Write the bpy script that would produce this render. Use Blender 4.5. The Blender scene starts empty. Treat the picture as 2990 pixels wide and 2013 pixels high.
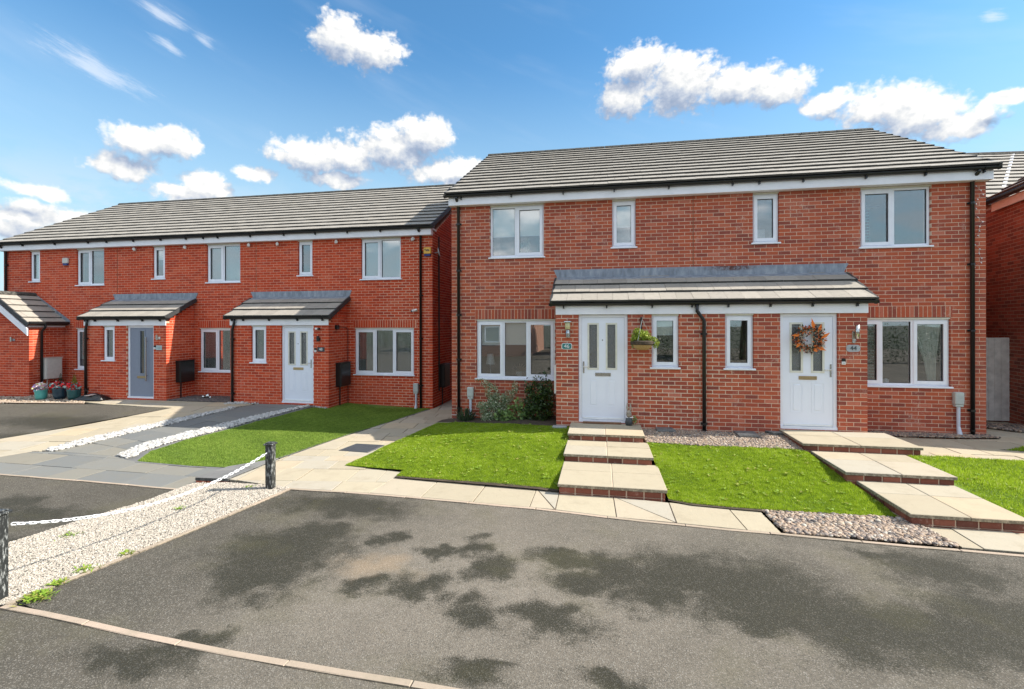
import bpy, math, random
import numpy as np
from mathutils import Vector, Matrix
from mathutils.geometry import tessellate_polygon, delaunay_2d_cdt
random.seed(7); rng = np.random.default_rng(7)
R = math.radians
S = bpy.context.scene
COL = S.collection

# ------------------------------------------------------------------ camera, world, sun, exposure
CAMP = Vector((3.347, -10.495, 1.978)); YAW = 0.18378
cd = bpy.data.cameras.new('camera'); cam = bpy.data.objects.new('camera', cd); COL.objects.link(cam)
cd.sensor_width = 36; cd.lens = 16.886; cd.shift_y = -0.01925; cd.clip_start = .05; cd.clip_end = 3000
cam.matrix_world = Matrix.Translation(CAMP) @ Matrix.Rotation(YAW, 4, 'Z') @ Matrix.Rotation(R(90), 4, 'X') @ Matrix.Rotation(-.002, 4, 'Z')
S.camera = cam
S.view_settings.view_transform = 'Standard'; S.view_settings.look = 'None'
S.view_settings.exposure = 1.33; S.view_settings.gamma = 1; S.view_settings.use_curve_mapping = False
SUNV = Vector((1.25, 0.16, 1.0)).normalized()
sd = bpy.data.lights.new('sun', 'SUN'); sd.energy = 3.45; sd.angle = R(.5); sd.color = (1, .94, .84)
sun = bpy.data.objects.new('sun', sd); COL.objects.link(sun)
sun.rotation_euler = SUNV.to_track_quat('Z', 'Y').to_euler(); sun.location = (20, 2, 20)

CUM=[(-0.525,0.562,0.058,0.045),(-0.467,0.552,0.057,0.042),(-0.836,0.303,0.049,0.028),(-0.794,0.317,0.038,0.026),(-0.861,0.256,0.042,0.019),(-0.577,0.326,0.066,0.036),(-0.505,0.33,0.049,0.033),(-0.421,0.356,0.078,0.046),(-0.364,0.387,0.06,0.038),(-0.671,0.277,0.036,0.015),(-0.75,0.244,0.039,0.023),(-0.775,0.228,0.057,0.017),(-0.53,0.282,0.057,0.014),(-0.315,0.313,0.081,0.024),(-0.278,0.327,0.054,0.02),(0.073,0.521,0.06,0.042),(0.048,0.457,0.05,0.04),(0.148,0.475,0.085,0.058),(0.258,0.449,0.067,0.034),(0.323,0.43,0.056,0.028),(0.4,0.386,0.04,0.022),(0.476,0.36,0.063,0.035),(0.514,0.331,0.059,0.035),(0.566,0.303,0.044,0.025),(0.619,0.325,0.031,0.014),(-0.961,0.198,0.035,0.011),(-0.965,0.163,0.051,0.019),(-0.988,0.141,0.04,0.019),(-0.922,0.163,0.03,0.017)]
CIR=[(-0.899,0.409,0.062,0.020),(-0.812,0.523,0.036,0.014),(-0.749,0.497,0.021,0.009),(0.601,0.448,0.014,0.012),(-0.806,0.473,0.03,0.009)]

class NT:
    """small helper to write node trees"""
    def __init__(s, nt): s.t = nt; s.n = nt.nodes; s.l = nt.links
    def node(s, ty, **kw):
        n = s.n.new(ty)
        for k, v in kw.items():
            if k.startswith('_'): setattr(n, k[1:], v)
        for k, v in kw.items():
            if k.startswith('_'): continue
            key = k.replace('__', ' ')
            if key[0] == 'i' and key[1:].isdigit(): key = int(key[1:])
            s.set(n.inputs[key], v)
        return n
    def set(s, inp, v):
        if isinstance(v, bpy.types.NodeSocket): s.l.new(v, inp)
        elif isinstance(v, bpy.types.Node): s.l.new(v.outputs[0], inp)
        else:
            if hasattr(inp.default_value, '__len__') and len(inp.default_value) == 4 and len(v) == 3: v = (*v, 1)
            inp.default_value = v
    def m(s, op, a, b=0.0, c=None, clamp=False):
        n = s.n.new('ShaderNodeMath'); n.operation = op; n.use_clamp = clamp
        s.set(n.inputs[0], a); s.set(n.inputs[1], b)
        if c is not None: s.set(n.inputs[2], c)
        return n.outputs[0]
    def vm(s, op, a, b=(0, 0, 0)):
        n = s.n.new('ShaderNodeVectorMath'); n.operation = op
        s.set(n.inputs[0], a)
        if op == 'SCALE': s.set(n.inputs[3], b)
        elif op not in ('LENGTH', 'NORMALIZE'): s.set(n.inputs[1], b)
        return n.outputs[1] if op in ('LENGTH', 'DOT_PRODUCT', 'DISTANCE') else n.outputs[0]
    def mix(s, f, a, b, blend='MIX'):
        n = s.n.new('ShaderNodeMix'); n.data_type = 'RGBA'; n.blend_type = blend; n.clamp_factor = True
        s.set(n.inputs[0], f); s.set(n.inputs[6], a); s.set(n.inputs[7], b)
        return n.outputs[2]
    def ramp(s, f, stops, interp='LINEAR'):
        n = s.n.new('ShaderNodeValToRGB'); e = n.color_ramp.elements; n.color_ramp.interpolation = interp
        while len(e) < len(stops): e.new(.5)
        for i, (p, c) in enumerate(stops):
            e[i].position = p; e[i].color = (*c, 1) if len(c) == 3 else c
        s.set(n.inputs[0], f); return n.outputs[0]
    def step(s, f, lo, hi):
        n = s.n.new('ShaderNodeMapRange'); n.interpolation_type = 'SMOOTHSTEP'; n.clamp = True
        s.set(n.inputs[0], f); n.inputs[1].default_value = lo; n.inputs[2].default_value = hi
        return n.outputs[0]
    def noise(s, v, scale, detail=3, rough=.5, dist=0.0, dim='3D'):
        n = s.n.new('ShaderNodeTexNoise'); n.noise_dimensions = dim
        if v is not None: s.set(n.inputs['Vector'], v)
        n.inputs['Scale'].default_value = scale; n.inputs['Detail'].default_value = detail
        n.inputs['Roughness'].default_value = rough; n.inputs['Distortion'].default_value = dist
        return n.outputs[0]

# sky
W = bpy.data.worlds.new('World'); S.world = W; W.use_nodes = True
w = NT(W.node_tree); w.n.clear()
sky = w.node('ShaderNodeTexSky', _sky_type='NISHITA'); sky.sun_disc = False
sky.sun_elevation = math.asin(SUNV.z); sky.sun_rotation = math.atan2(SUNV.x, SUNV.y)
sky.altitude = 50; sky.air_density = 1.0; sky.dust_density = .6; sky.ozone_density = 1.6
# cloud density as a node group of the direction (azimuth, elevation)
G = bpy.data.node_groups.new('cloud_density', 'ShaderNodeTree')
G.interface.new_socket('P', in_out='INPUT', socket_type='NodeSocketVector'); G.interface.new_socket('D', in_out='OUTPUT', socket_type='NodeSocketFloat')
g = NT(G); gi = g.node('NodeGroupInput'); go = g.node('NodeGroupOutput')
P = gi.outputs[0]
wob = g.n.new('ShaderNodeTexNoise'); g.set(wob.inputs['Vector'], P); wob.inputs['Scale'].default_value = 22; wob.inputs['Detail'].default_value = 2
Pw = g.vm('ADD', P, g.vm('SCALE', g.vm('SUBTRACT', wob.outputs['Color'], (.5, .5, .5)), .035))
best = None
for a, e, ra, re in CUM:
    d = g.vm('LENGTH', g.vm('MULTIPLY', g.vm('SUBTRACT', Pw, (a, e, 0)), (1/(ra*1.10), 1/(re*1.12), 0)))
    best = d if best is None else g.m('SMOOTH_MIN', best, d, .25)
n1 = g.noise(P, 30, 8, .58); n2 = g.noise(P, 85, 4, .6)
bil = g.m('ABSOLUTE', g.m('SUBTRACT', g.noise(P, 48, 2, .5), .5))
n3 = g.noise(P, 16, 3, .5); D = g.m('ADD', g.m('SUBTRACT', 1.22, best), g.m('ADD', g.m('MULTIPLY', g.m('SUBTRACT', n1, .5), 1.15), g.m('MULTIPLY', g.m('SUBTRACT', n3, .5), .7)))
D = g.m('ADD', D, g.m('MULTIPLY', g.m('SUBTRACT', n2, .5), .5)); D = g.m('SUBTRACT', D, g.m('MULTIPLY', bil, -.9)); D = g.m('SUBTRACT', D, .12)
g.set(go.inputs[0], D)
tc = w.node('ShaderNodeTexCoord'); sep = w.node('ShaderNodeSeparateXYZ', i0=tc.outputs['Generated'])
az = w.m('ARCTAN2', sep.outputs[0], sep.outputs[1])
hyp = w.m('SQRT', w.m('ADD', w.m('MULTIPLY', sep.outputs[0], sep.outputs[0]), w.m('MULTIPLY', sep.outputs[1], sep.outputs[1])))
el = w.m('DIVIDE', sep.outputs[2], w.m('MAXIMUM', hyp, .01))
comb = w.node('ShaderNodeCombineXYZ', i0=az, i1=el, i2=0.0)
def cd_(vec):
    n = w.n.new('ShaderNodeGroup'); n.node_tree = G; w.set(n.inputs[0], vec); return n.outputs[0]
d0 = cd_(comb.outputs[0]); d1 = cd_(w.vm('ADD', comb.outputs[0], (.012, .034, 0)))
alpha = w.step(d0, .0, .55)
light = w.m('ADD', .60, w.m('MULTIPLY', w.m('SUBTRACT', d0, d1), .70), clamp=True)
thick = w.step(d0, .5, 1.5)
light = w.m('SUBTRACT', light, w.m('MULTIPLY', thick, .20), clamp=True)
CB = 6.2
ccol = w.ramp(light, [(0, (.17*CB, .22*CB, .31*CB)), (.3, (.225*CB, .27*CB, .355*CB)), (.52, (.33*CB, .365*CB, .425*CB)), (.75, (.47*CB, .48*CB, .49*CB)), (1, (.62*CB, .61*CB, .59*CB))])
# generic unseen clouds elsewhere round the horizon, thickened and brightened to fill shaded facades
dirn = w.vm('NORMALIZE', tc.outputs['Generated'])
flat = w.vm('MULTIPLY', dirn, (1, 1, 2.2))
gn = w.noise(flat, 3.2, 8, .58)
back = w.m('GREATER_THAN', w.m('ABSOLUTE', w.m('ADD', az, .16)), 1.0)
gen = w.m('MULTIPLY', w.step(gn, .45, .57), w.m('MULTIPLY', w.step(w.m('ABSOLUTE', w.m('ADD', az, .16)), .98, 1.25), w.step(el, -.02, .1)))
# cirrus
ci = None
cwob = w.vm('ADD', comb.outputs[0], w.vm('SCALE', w.vm('SUBTRACT', w.node('ShaderNodeTexNoise', Vector=comb.outputs[0], Scale=9.0).outputs['Color'], (.5, .5, .5)), .04))
# streaks run down to the right
rot = w.n.new('ShaderNodeVectorRotate'); rot.rotation_type = 'Z_AXIS'; w.set(rot.inputs['Vector'], comb.outputs[0]); rot.inputs['Angle'].default_value = R(22)
stv = w.vm('MULTIPLY', rot.outputs[0], (14, 75, 1)); stn = w.noise(stv, 1.0, 7, .75)
for a, e, ra, re in CIR:
    dv = w.vm('SUBTRACT', cwob, (a, e, 0)); r2 = w.n.new('ShaderNodeVectorRotate'); r2.rotation_type = 'Z_AXIS'; w.set(r2.inputs['Vector'], dv); r2.inputs['Angle'].default_value = R(20)
    d = w.vm('LENGTH', w.vm('MULTIPLY', r2.outputs[0], (.8/ra, .8/re, 0)))
    ci = d if ci is None else w.m('MINIMUM', ci, d)
cia = w.m('MULTIPLY', w.step(w.m('ADD', w.m('SUBTRACT', 1.0, ci), w.m('MULTIPLY', w.m('SUBTRACT', stn, .5), 2.6)), .0, 1.1), .55)
veil = w.m('MULTIPLY', w.step(w.noise(w.vm('MULTIPLY', rot.outputs[0], (2.2, 9, 1)), 1.0, 4, .6), .5, .8), .13)
hz = w.step(el, .60, .02)
skyc = w.mix(1.0, sky.outputs[0], (.365, .645, .75), 'MULTIPLY')
skyc = w.mix(w.m('MULTIPLY', hz, .82), skyc, (.33*CB, .44*CB, .48*CB))
WH = (.52*CB, .55*CB, .60*CB)
skyc = w.mix(veil, skyc, WH); skyc = w.mix(cia, skyc, WH)
lowhaze = w.m('MULTIPLY', w.step(el, .30, .14), w.step(w.noise(w.vm('MULTIPLY', comb.outputs[0], (1, 2, 1)), 9.0, 6, .6), .40, .62))
skyc = w.mix(w.m('MULTIPLY', lowhaze, .8), skyc, (.40*CB, .46*CB, .51*CB))
skyc = w.mix(gen, skyc, (.90*CB, .92*CB, .95*CB))
skyc = w.mix(alpha, skyc, ccol)
bg = w.node('ShaderNodeBackground', i0=skyc, i1=.12); wo = w.node('ShaderNodeOutputWorld', i0=bg)

# ------------------------------------------------------------------ materials
MATS = {}
def new_mat(name):
    m = bpy.data.materials.new(name); m.use_nodes = True; t = NT(m.node_tree); t.n.clear()
    b = t.node('ShaderNodeBsdfPrincipled'); o = t.node('ShaderNodeOutputMaterial', i0=b); MATS[name] = m
    geo = t.node('ShaderNodeNewGeometry'); t.pos = geo.outputs['Position']; t.b = b; t.o = o; t.m_ = m
    return t
def bump(t, h, strength=.3, dist=.01):
    n = t.node('ShaderNodeBump', Strength=strength, Distance=dist, Height=h); t.set(t.b.inputs['Normal'], n.outputs[0])
def attr(t):
    a = t.node('ShaderNodeAttribute', _attribute_name='rnd'); return t.node('ShaderNodeSeparateColor', i0=a.outputs[0])
def simple(name, col, rough=.5, metal=0, var=.06, nscale=12, bmp=0, spec=.5, coat=0):
    t = new_mat(name); n = t.noise(t.pos, nscale, 5, .6)
    c = t.mix(t.m('MULTIPLY', t.m('SUBTRACT', n, .35), 2.0, clamp=True), tuple(x*(1-var*2) for x in col), tuple(min(1, x*(1+var)) for x in col))
    t.set(t.b.inputs['Base Color'], c); t.set(t.b.inputs['Roughness'], rough); t.set(t.b.inputs['Metallic'], metal)
    t.b.inputs['Specular IOR Level'].default_value = spec
    if coat: t.b.inputs['Coat Weight'].default_value = coat
    if bmp: bump(t, t.noise(t.pos, 180, 3), bmp, .004)
    return t.m_
def brick_mat(name, cols, eff):
    t = new_mat(name); a = attr(t)
    base = t.ramp(a.outputs[0], cols)
    n = t.noise(t.pos, 38, 4, .65); base = t.mix(t.m('MULTIPLY', t.step(n, .4, .8), .30), base, tuple(x*.6 for x in cols[0][1]))
    big = t.noise(t.pos, .8, 4, .6); base = t.mix(t.m('MULTIPLY', t.step(big, .5, .75), .28), base, cols[-1][1])
    e = t.m('MULTIPLY', t.step(t.noise(t.pos, 2.0, 6, .75), .53, .72), t.step(t.noise(t.pos, 30, 3, .7), .4, .7))
    base = t.mix(t.m('MULTIPLY', e, eff), base, (.60, .44, .37))
    t.set(t.b.inputs['Base Color'], base); t.set(t.b.inputs['Roughness'], .88); t.b.inputs['Specular IOR Level'].default_value = .25
    bump(t, t.noise(t.pos, 140, 3, .6), .5, .004)
brick_mat('brick_mixed', [(0, (.26, .070, .050)), (.14, (.35, .082, .050)), (.5, (.43, .096, .048)), (.85, (.49, .115, .054)), (1, (.52, .17, .11))], .95)
brick_mat('brick_red', [(0, (.39, .046, .020)), (.3, (.50, .062, .023)), (.75, (.58, .076, .026)), (1, (.57, .11, .05))], .45)
brick_mat('brick_shaded', [(0, (.16, .045, .032)), (.5, (.26, .062, .036)), (1, (.33, .09, .055))], .2); simple('mortar_dark', (.36, .24, .18), .95, var=.12, nscale=20, bmp=.4, spec=.1)  # brick colour darkened to paint in the shade on the neighbour's side wall
simple('mortar_pale', (.74, .56, .42), .95, var=.12, nscale=20, bmp=.4, spec=.1)
simple('mortar_pink', (.78, .47, .33), .95, var=.12, nscale=20, bmp=.4, spec=.1)
simple('white_upvc', (.84, .86, .92), .28, var=.035, nscale=6)
simple('white_fascia', (.86, .86, .90), .35, var=.05, nscale=3)
simple('cream_trim', (.74, .72, .62), .5)
simple('black_plastic', (.012, .013, .013), .35, var=.1)
simple('white_door', (.80, .83, .91), .33, var=.015, nscale=3)
simple('grey_door', (.22, .25, .32), .4, var=.03)
simple('chrome', (.55, .55, .53), .22, 1, var=.05)
simple('brass', (.55, .42, .25), .3, 1, var=.05)
simple('rubber', (.01, .01, .01), .6)
simple('grey_box', (.50, .53, .50), .5)
simple('white_box', (.62, .60, .54), .5)
simple('light_upvc', (.62, .66, .74), .35)
simple('blind', (.80, .79, .72), .7, var=.02)
simple('slat_blind', (.90, .91, .92), .5, var=.02)
simple('curtain', (.66, .68, .60), .9, var=.1)
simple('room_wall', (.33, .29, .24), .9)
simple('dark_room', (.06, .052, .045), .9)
simple('lead_plain', (.22, .25, .29), .55, .3)
simple('dark_slate', (.10, .105, .115), .7, bmp=.3)
simple('soil', (.085, .06, .038), .95, var=.3, bmp=.8)
simple('dark_chippings', (.035, .032, .03), .95, var=.4, nscale=60, bmp=.8)
simple('teal_paint', (.03, .20, .20), .4)
simple('plate_grey', (.42, .44, .46), .4)
simple('plate_dark', (.05, .055, .06), .4)
simple('plate_glass', (.45, .58, .58), .3)
simple('white_paint', (.82, .82, .80), .5)
simple('black_paint', (.01, .01, .01), .3)
simple('yellow_plastic', (.80, .47, .07), .4)
simple('blue_plastic', (.015, .03, .20), .4)
simple('wood', (.22, .09, .035), .6, var=.2)
simple('fence_grey', (.68, .68, .66), .8, var=.15, nscale=6)
simple('wicker', (.50, .33, .13), .8, var=.2, nscale=60)
simple('teal_glaze', (.10, .42, .37), .3, var=.12)
simple('navy_glaze', (.03, .07, .10), .3, var=.2)
simple('green_glaze', (.03, .12, .12), .3, var=.2)
simple('rabbit_stone', (.42, .36, .29), .9, var=.2, bmp=.4)
simple('sun_lamp_shade', (.75, .72, .62), .7)
simple('cream_shade', (.62, .58, .33), .4)
simple('peach_fascia', (.66, .54, .48), .5)
simple('chain_white', (.82, .83, .84), .35, var=.02)
simple('metal_cover', (.30, .31, .31), .45, .5, var=.2, nscale=40)
simple('twig', (.10, .06, .035), .9)
simple('far_tarmac', (.10, .095, .09), .9)
def tinted(name, stops, rough=.7, bmp=.3, nscale=25, dark=.35, spec=.3, trans=0):
    """material whose base colour comes from the per-piece attribute"""
    t = new_mat(name); a = attr(t); base = t.ramp(a.outputs[0], stops)
    n = t.noise(t.pos, nscale, 4, .6); base = t.mix(t.m('MULTIPLY', n, dark), base, (.02, .02, .015))
    t.set(t.b.inputs['Base Color'], base); t.set(t.b.inputs['Roughness'], rough); t.b.inputs['Specular IOR Level'].default_value = spec
    if bmp: bump(t, t.noise(t.pos, 160, 3), bmp, .003)
    if trans:
        tr = t.node('ShaderNodeBsdfTranslucent', i0=base); mx = t.node('ShaderNodeMixShader', i0=trans); t.l.new(t.b.outputs[0], mx.inputs[1]); t.l.new(tr.outputs[0], mx.inputs[2]); t.l.new(mx.outputs[0], t.o.inputs[0])
    return t
def tile_mat(name, c0, c1):
    t = new_mat(name); a = attr(t)
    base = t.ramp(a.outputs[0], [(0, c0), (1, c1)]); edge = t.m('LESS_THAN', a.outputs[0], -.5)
    n = t.noise(t.vm('MULTIPLY', t.pos, (9, 9, 2)), 1.2, 5, .65); base = t.mix(t.m('MULTIPLY', t.step(n, .42, .8), .6), base, tuple(x*.76 for x in c0))
    l = t.noise(t.pos, 45, 3, .6); base = t.mix(t.m('MULTIPLY', t.step(l, .62, .75), .5), base, (.46, .46, .40))
    base = t.mix(edge, base, (.055, .052, .048))  # nose and underside near-black, painting in the shadow gap between courses
    t.set(t.b.inputs['Base Color'], base); t.set(t.b.inputs['Roughness'], .85); bump(t, t.noise(t.pos, 120, 3), .35, .004)
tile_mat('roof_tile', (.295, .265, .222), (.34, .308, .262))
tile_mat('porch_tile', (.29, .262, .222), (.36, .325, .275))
simple('ridge_tile', (.11, .105, .09), .9, var=.4, nscale=18, bmp=.5)
simple('verge_plastic', (.045, .048, .05), .6, var=.2)
t = new_mat('lead'); n = t.noise(t.vm('MULTIPLY', t.pos, (4, 4, 1.5)), 2.5, 5, .65)
c = t.ramp(n, [(.25, (.15, .165, .19)), (.5, (.25, .28, .325)), (.75, (.40, .42, .45))])
rust = t.m('MULTIPLY', t.step(t.vm('LENGTH', t.vm('MULTIPLY', t.vm('SUBTRACT', t.pos, (5.95, 0, 3.14)), (1.5, 0, 12))), 1, .3), t.step(t.noise(t.pos, 14, 5, .7), .35, .6))
c = t.mix(rust, c, (.10, .035, .025))
t.set(t.b.inputs['Base Color'], c); t.set(t.b.inputs['Roughness'], .5); t.set(t.b.inputs['Metallic'], .25); bump(t, t.noise(t.pos, 9, 3), .4, .01)
# paving
def slab_mat(name, stops, dirt):
    t = new_mat(name); a = attr(t); base = t.ramp(a.outputs[0], stops)
    n = t.noise(t.pos, 3.2, 6, .68); base = t.mix(t.m('MULTIPLY', t.step(n, .45, .8), .55), base, dirt)
    n2 = t.noise(t.pos, 90, 4, .7); base = t.mix(t.m('MULTIPLY', t.step(n2, .5, .8), .28), base, tuple(x*.6 for x in dirt))
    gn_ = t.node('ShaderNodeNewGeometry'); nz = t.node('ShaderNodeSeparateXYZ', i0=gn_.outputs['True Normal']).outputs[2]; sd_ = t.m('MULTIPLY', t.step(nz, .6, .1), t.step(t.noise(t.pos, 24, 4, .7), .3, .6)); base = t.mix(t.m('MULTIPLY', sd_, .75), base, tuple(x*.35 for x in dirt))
    blot = t.m('MULTIPLY', t.step(t.noise(t.pos, 7.5, 6, .8), .60, .74), .35); base = t.mix(blot, base, tuple(x*.55 for x in dirt))
    t.set(t.b.inputs['Base Color'], base); t.set(t.b.inputs['Roughness'], .85); t.b.inputs['Specular IOR Level'].default_value = .3
    bump(t, t.m('ADD', t.noise(t.pos, 14, 4, .6), t.m('MULTIPLY', t.noise(t.pos, 150, 3), .3)), .5, .006)
slab_mat('buff_slab', [(0, (.38, .325, .235)), (.5, (.43, .37, .265)), (.8, (.40, .36, .29)), (1, (.47, .375, .25))], (.30, .25, .175))
slab_mat('slate_slab', [(0, (.155, .16, .155)), (.6, (.195, .195, .18)), (1, (.235, .215, .17))], (.20, .18, .14))
slab_mat('dark_edge_slab', [(0, (.14, .14, .14)), (1, (.20, .195, .185))], (.07, .07, .06))
slab_mat('concrete_edging', [(0, (.36, .29, .22)), (1, (.44, .34, .26))], (.20, .18, .12))
# tarmac
WET=[(0.1,-6.07,0.58,0.48),(0.25,-5.67,0.38,0.22),(0.29,-6.56,0.4,0.31),(1.06,-5.64,0.14,0.14),(1.75,-5.77,0.18,0.11),(2.04,-5.62,0.14,0.2),(2.28,-6.04,0.23,0.23),(1.79,-6.48,0.21,0.22),(1.24,-6.54,0.21,0.09),(2.32,-6.8,0.21,0.21),(0.09,-4.85,0.72,0.3),(3.01,-5.77,0.3,0.18),(3.47,-5.9,0.36,0.29),(3.2,-6.19,0.35,0.13),(4.05,-5.96,0.51,0.39),(4.6,-6.0,0.56,0.53),(3.75,-6.29,0.25,0.2),(5.02,-6.25,0.56,0.39),(5.41,-6.41,0.56,0.36),(5.87,-6.38,0.55,0.35),(6.4,-6.06,0.41,0.4),(4.62,-6.5,0.43,0.18),(2.94,-6.75,0.3,0.2),(6.09,-5.08,0.26,0.12),(6.5,-5.35,0.48,0.27),(2.46,-7.42,0.23,0.1),(3.43,-7.28,0.17,0.08),(0.15,-7.71,0.36,0.15),(0.4,-7.53,0.19,0.08),(-3.75,-5.54,0.61,0.19),(-4.47,-5.35,0.35,0.19),(-2.92,-6.25,0.43,0.14),(-9.28,-1.12,1.68,0.43),(-8.59,-2.4,0.74,0.29)]
t = new_mat('tarmac')
p2 = t.vm('MULTIPLY', t.pos, (1, 1, 0)); wn = t.n.new('ShaderNodeTexNoise'); t.set(wn.inputs['Vector'], p2); wn.inputs['Scale'].default_value = 2.8; wn.inputs['Detail'].default_value = 5
pw = t.vm('ADD', p2, t.vm('SCALE', t.vm('SUBTRACT', wn.outputs['Color'], (.5, .5, .5)), .85)); best = None
for x, y, rx, ry in WET:
    d = t.vm('LENGTH', t.vm('MULTIPLY', t.vm('SUBTRACT', pw, (x, y, 0)), (.88/rx, .88/ry, 0)))
    best = d if best is None else t.m('SMOOTH_MIN', best, d, .2)
wet = t.step(t.m('ADD', t.m('ADD', t.m('SUBTRACT', 1.10, best), t.m('MULTIPLY', t.m('SUBTRACT', t.noise(p2, 70, 4, .75), .5), 2.4)), t.m('MULTIPLY', t.m('SUBTRACT', t.noise(p2, 6, 9, .8), .5), 1.9)), -.42, .52)
soft = t.step(t.noise(p2, .55, 5, .6), .35, .7)
mid = t.step(t.noise(p2, 3.1, 8, .75), .35, .72); soft = t.m('ADD', t.m('MULTIPLY', soft, .6), t.m('MULTIPLY', mid, .4)); dry = t.ramp(soft, [(0, (.080, .070, .054)), (1, (.178, .154, .122))])
cen = t.step(t.m('ADD', t.vm('LENGTH', t.vm('MULTIPLY', t.vm('SUBTRACT', pw, (2.3, -6.3, 0)), (.42, .62, 0))), t.m('MULTIPLY', t.noise(p2, 2.2, 5, .7), .9)), 1.75, .5); dry = t.mix(t.m('MULTIPLY', cen, .75), dry, (.215, .184, .146))
leftd = t.step(t.node('ShaderNodeSeparateXYZ', i0=t.pos).outputs[0], 1.0, -1.2)
dry = t.mix(t.m('MULTIPLY', leftd, .6), dry, (.058, .051, .038))
col = t.mix(wet, dry, (.032, .029, .018))
gr = t.n.new('ShaderNodeTexVoronoi'); t.set(gr.inputs['Vector'], t.pos); gr.inputs['Scale'].default_value = 150
sc = t.node('ShaderNodeSeparateColor', i0=gr.outputs['Color'])
col = t.mix(t.m('MULTIPLY', t.step(sc.outputs[0], .55, 1), .55), col, (.04, .04, .036), 'MIX')
col = t.mix(t.m('MULTIPLY', t.m('MULTIPLY', t.step(sc.outputs[1], .74, 1), t.m('SUBTRACT', 1.0, t.m('MULTIPLY', wet, .6))), .42), col, (.38, .35, .30))
patch = t.m('MULTIPLY', t.step(t.vm('LENGTH', t.vm('MULTIPLY', t.vm('SUBTRACT', pw, (1.2, -6.2, 0)), (2.2, 3.3, 0))), 1.2, .1), .28)
col = t.mix(patch, col, (.40, .27, .15))
moss = t.m('MULTIPLY', t.step(t.noise(p2, 5, 7, .75), .56, .70), t.step(t.vm('LENGTH', t.vm('MULTIPLY', t.vm('SUBTRACT', pw, (.35, -4.68, 0)), (.75, 4.5, 0))), 1.2, .4))
moss2 = t.m('MULTIPLY', t.step(t.noise(p2, 4.2, 8, .8), .60, .74), .38)
rust_ = t.m('MULTIPLY', t.step(t.noise(p2, 1.1, 5, .6), .5, .7), .22); col = t.mix(rust_, col, (.085, .078, .030)); col = t.mix(t.m('MAXIMUM', t.m('MULTIPLY', moss, .85), moss2), col, (.085, .075, .012))
t.set(t.b.inputs['Base Color'], col); t.set(t.b.inputs['Roughness'], t.mix(wet, (.95,)*3, (.85,)*3)); t.b.inputs['Specular IOR Level'].default_value = .3
bump(t, t.m('ADD', gr.outputs['Distance'], t.noise(t.pos, 60, 3)), .55, .006)
# grass bases
t = new_mat('lawn_soil'); n = t.noise(t.pos, 30, 5, .7); t.set(t.b.inputs['Base Color'], t.ramp(n, [(.3, (.10, .10, .02)), (.6, (.12, .22, .025))])); t.set(t.b.inputs['Roughness'], .95)
tinted('grass_blade', [(0, (.16, .25, .014)), (.5, (.36, .50, .028)), (.9, (.50, .62, .055)), (1, (.65, .70, .28))], .55, 0, 8, .10, .35, .45)
tinted('artificial_turf', [(0, (.12, .19, .025)), (.6, (.27, .40, .055)), (1, (.42, .50, .12))], .6, 0, 8, .1, .35, .35)
tinted('white_stone', [(0, (.16, .145, .12)), (.16, (.33, .29, .24)), (.6, (.44, .39, .325)), (1, (.58, .52, .44))], .8, .4, 40, .12)
tinted('snow_stone', [(0, (.18, .17, .16)), (.4, (.36, .345, .32)), (1, (.54, .52, .49))], .8, .4, 40, .06)
tinted('river_pebble', [(0, (.12, .11, .105)), (.3, (.26, .21, .18)), (.6, (.38, .27, .19)), (.85, (.46, .36, .26)), (1, (.54, .49, .41))], .6, .2, 40, .2)
tinted('leaf_dark', [(0, (.015, .035, .008)), (.6, (.045, .09, .016)), (1, (.20, .30, .05))], .35, 0, 10, .2, .5, .15)
tinted('leaf_variegated', [(0, (.10, .17, .07)), (.4, (.24, .32, .16)), (.62, (.58, .62, .44)), (1, (.80, .80, .66))], .5, 0, 10, .1, .3, .2)
tinted('leaf_mid', [(0, (.09, .17, .05)), (.7, (.28, .40, .12)), (1, (.50, .58, .24))], .4, 0, 10, .15, .4, .2)
tinted('leaf_lime', [(0, (.10, .20, .02)), (.6, (.34, .42, .05)), (1, (.62, .62, .20))], .5, 0, 10, .1, .3, .25)
tinted('leaf_weed', [(0, (.10, .20, .02)), (.7, (.26, .40, .04)), (1, (.35, .30, .08))], .6, 0, 10, .1, .3, .25)
tinted('conifer_dark', [(0, (.02, .035, .02)), (1, (.07, .10, .05))], .7, 0, 10, .2, .2, .1)
tinted('conifer_gold', [(0, (.12, .17, .02)), (1, (.42, .42, .06))], .7, 0, 10, .2, .2, .2)
def petals(name, cols):
    t = new_mat(name); a = attr(t); t.set(t.b.inputs['Base Color'], t.ramp(a.outputs[0], [(i/len(cols), c) for i, c in enumerate(cols)], 'CONSTANT')); t.set(t.b.inputs['Roughness'], .6)
petals('petal_pastel', [(.75, .62, .66), (.80, .40, .46), (.28, .20, .72), (.62, .70, .25), (.80, .78, .74), (.35, .50, .15)])
petals('petal_red', [(.75, .02, .02), (.75, .03, .03), (.10, .28, .30), (.42, .62, .55), (.70, .01, .02), (.60, .62, .40)])
petals('wreath_mix', [(.07, .03, .03), (.62, .10, .015), (.12, .045, .045), (.45, .44, .33), (.78, .20, .02), (.07, .11, .06), (.70, .16, .02), (.04, .02, .02)])
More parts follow.
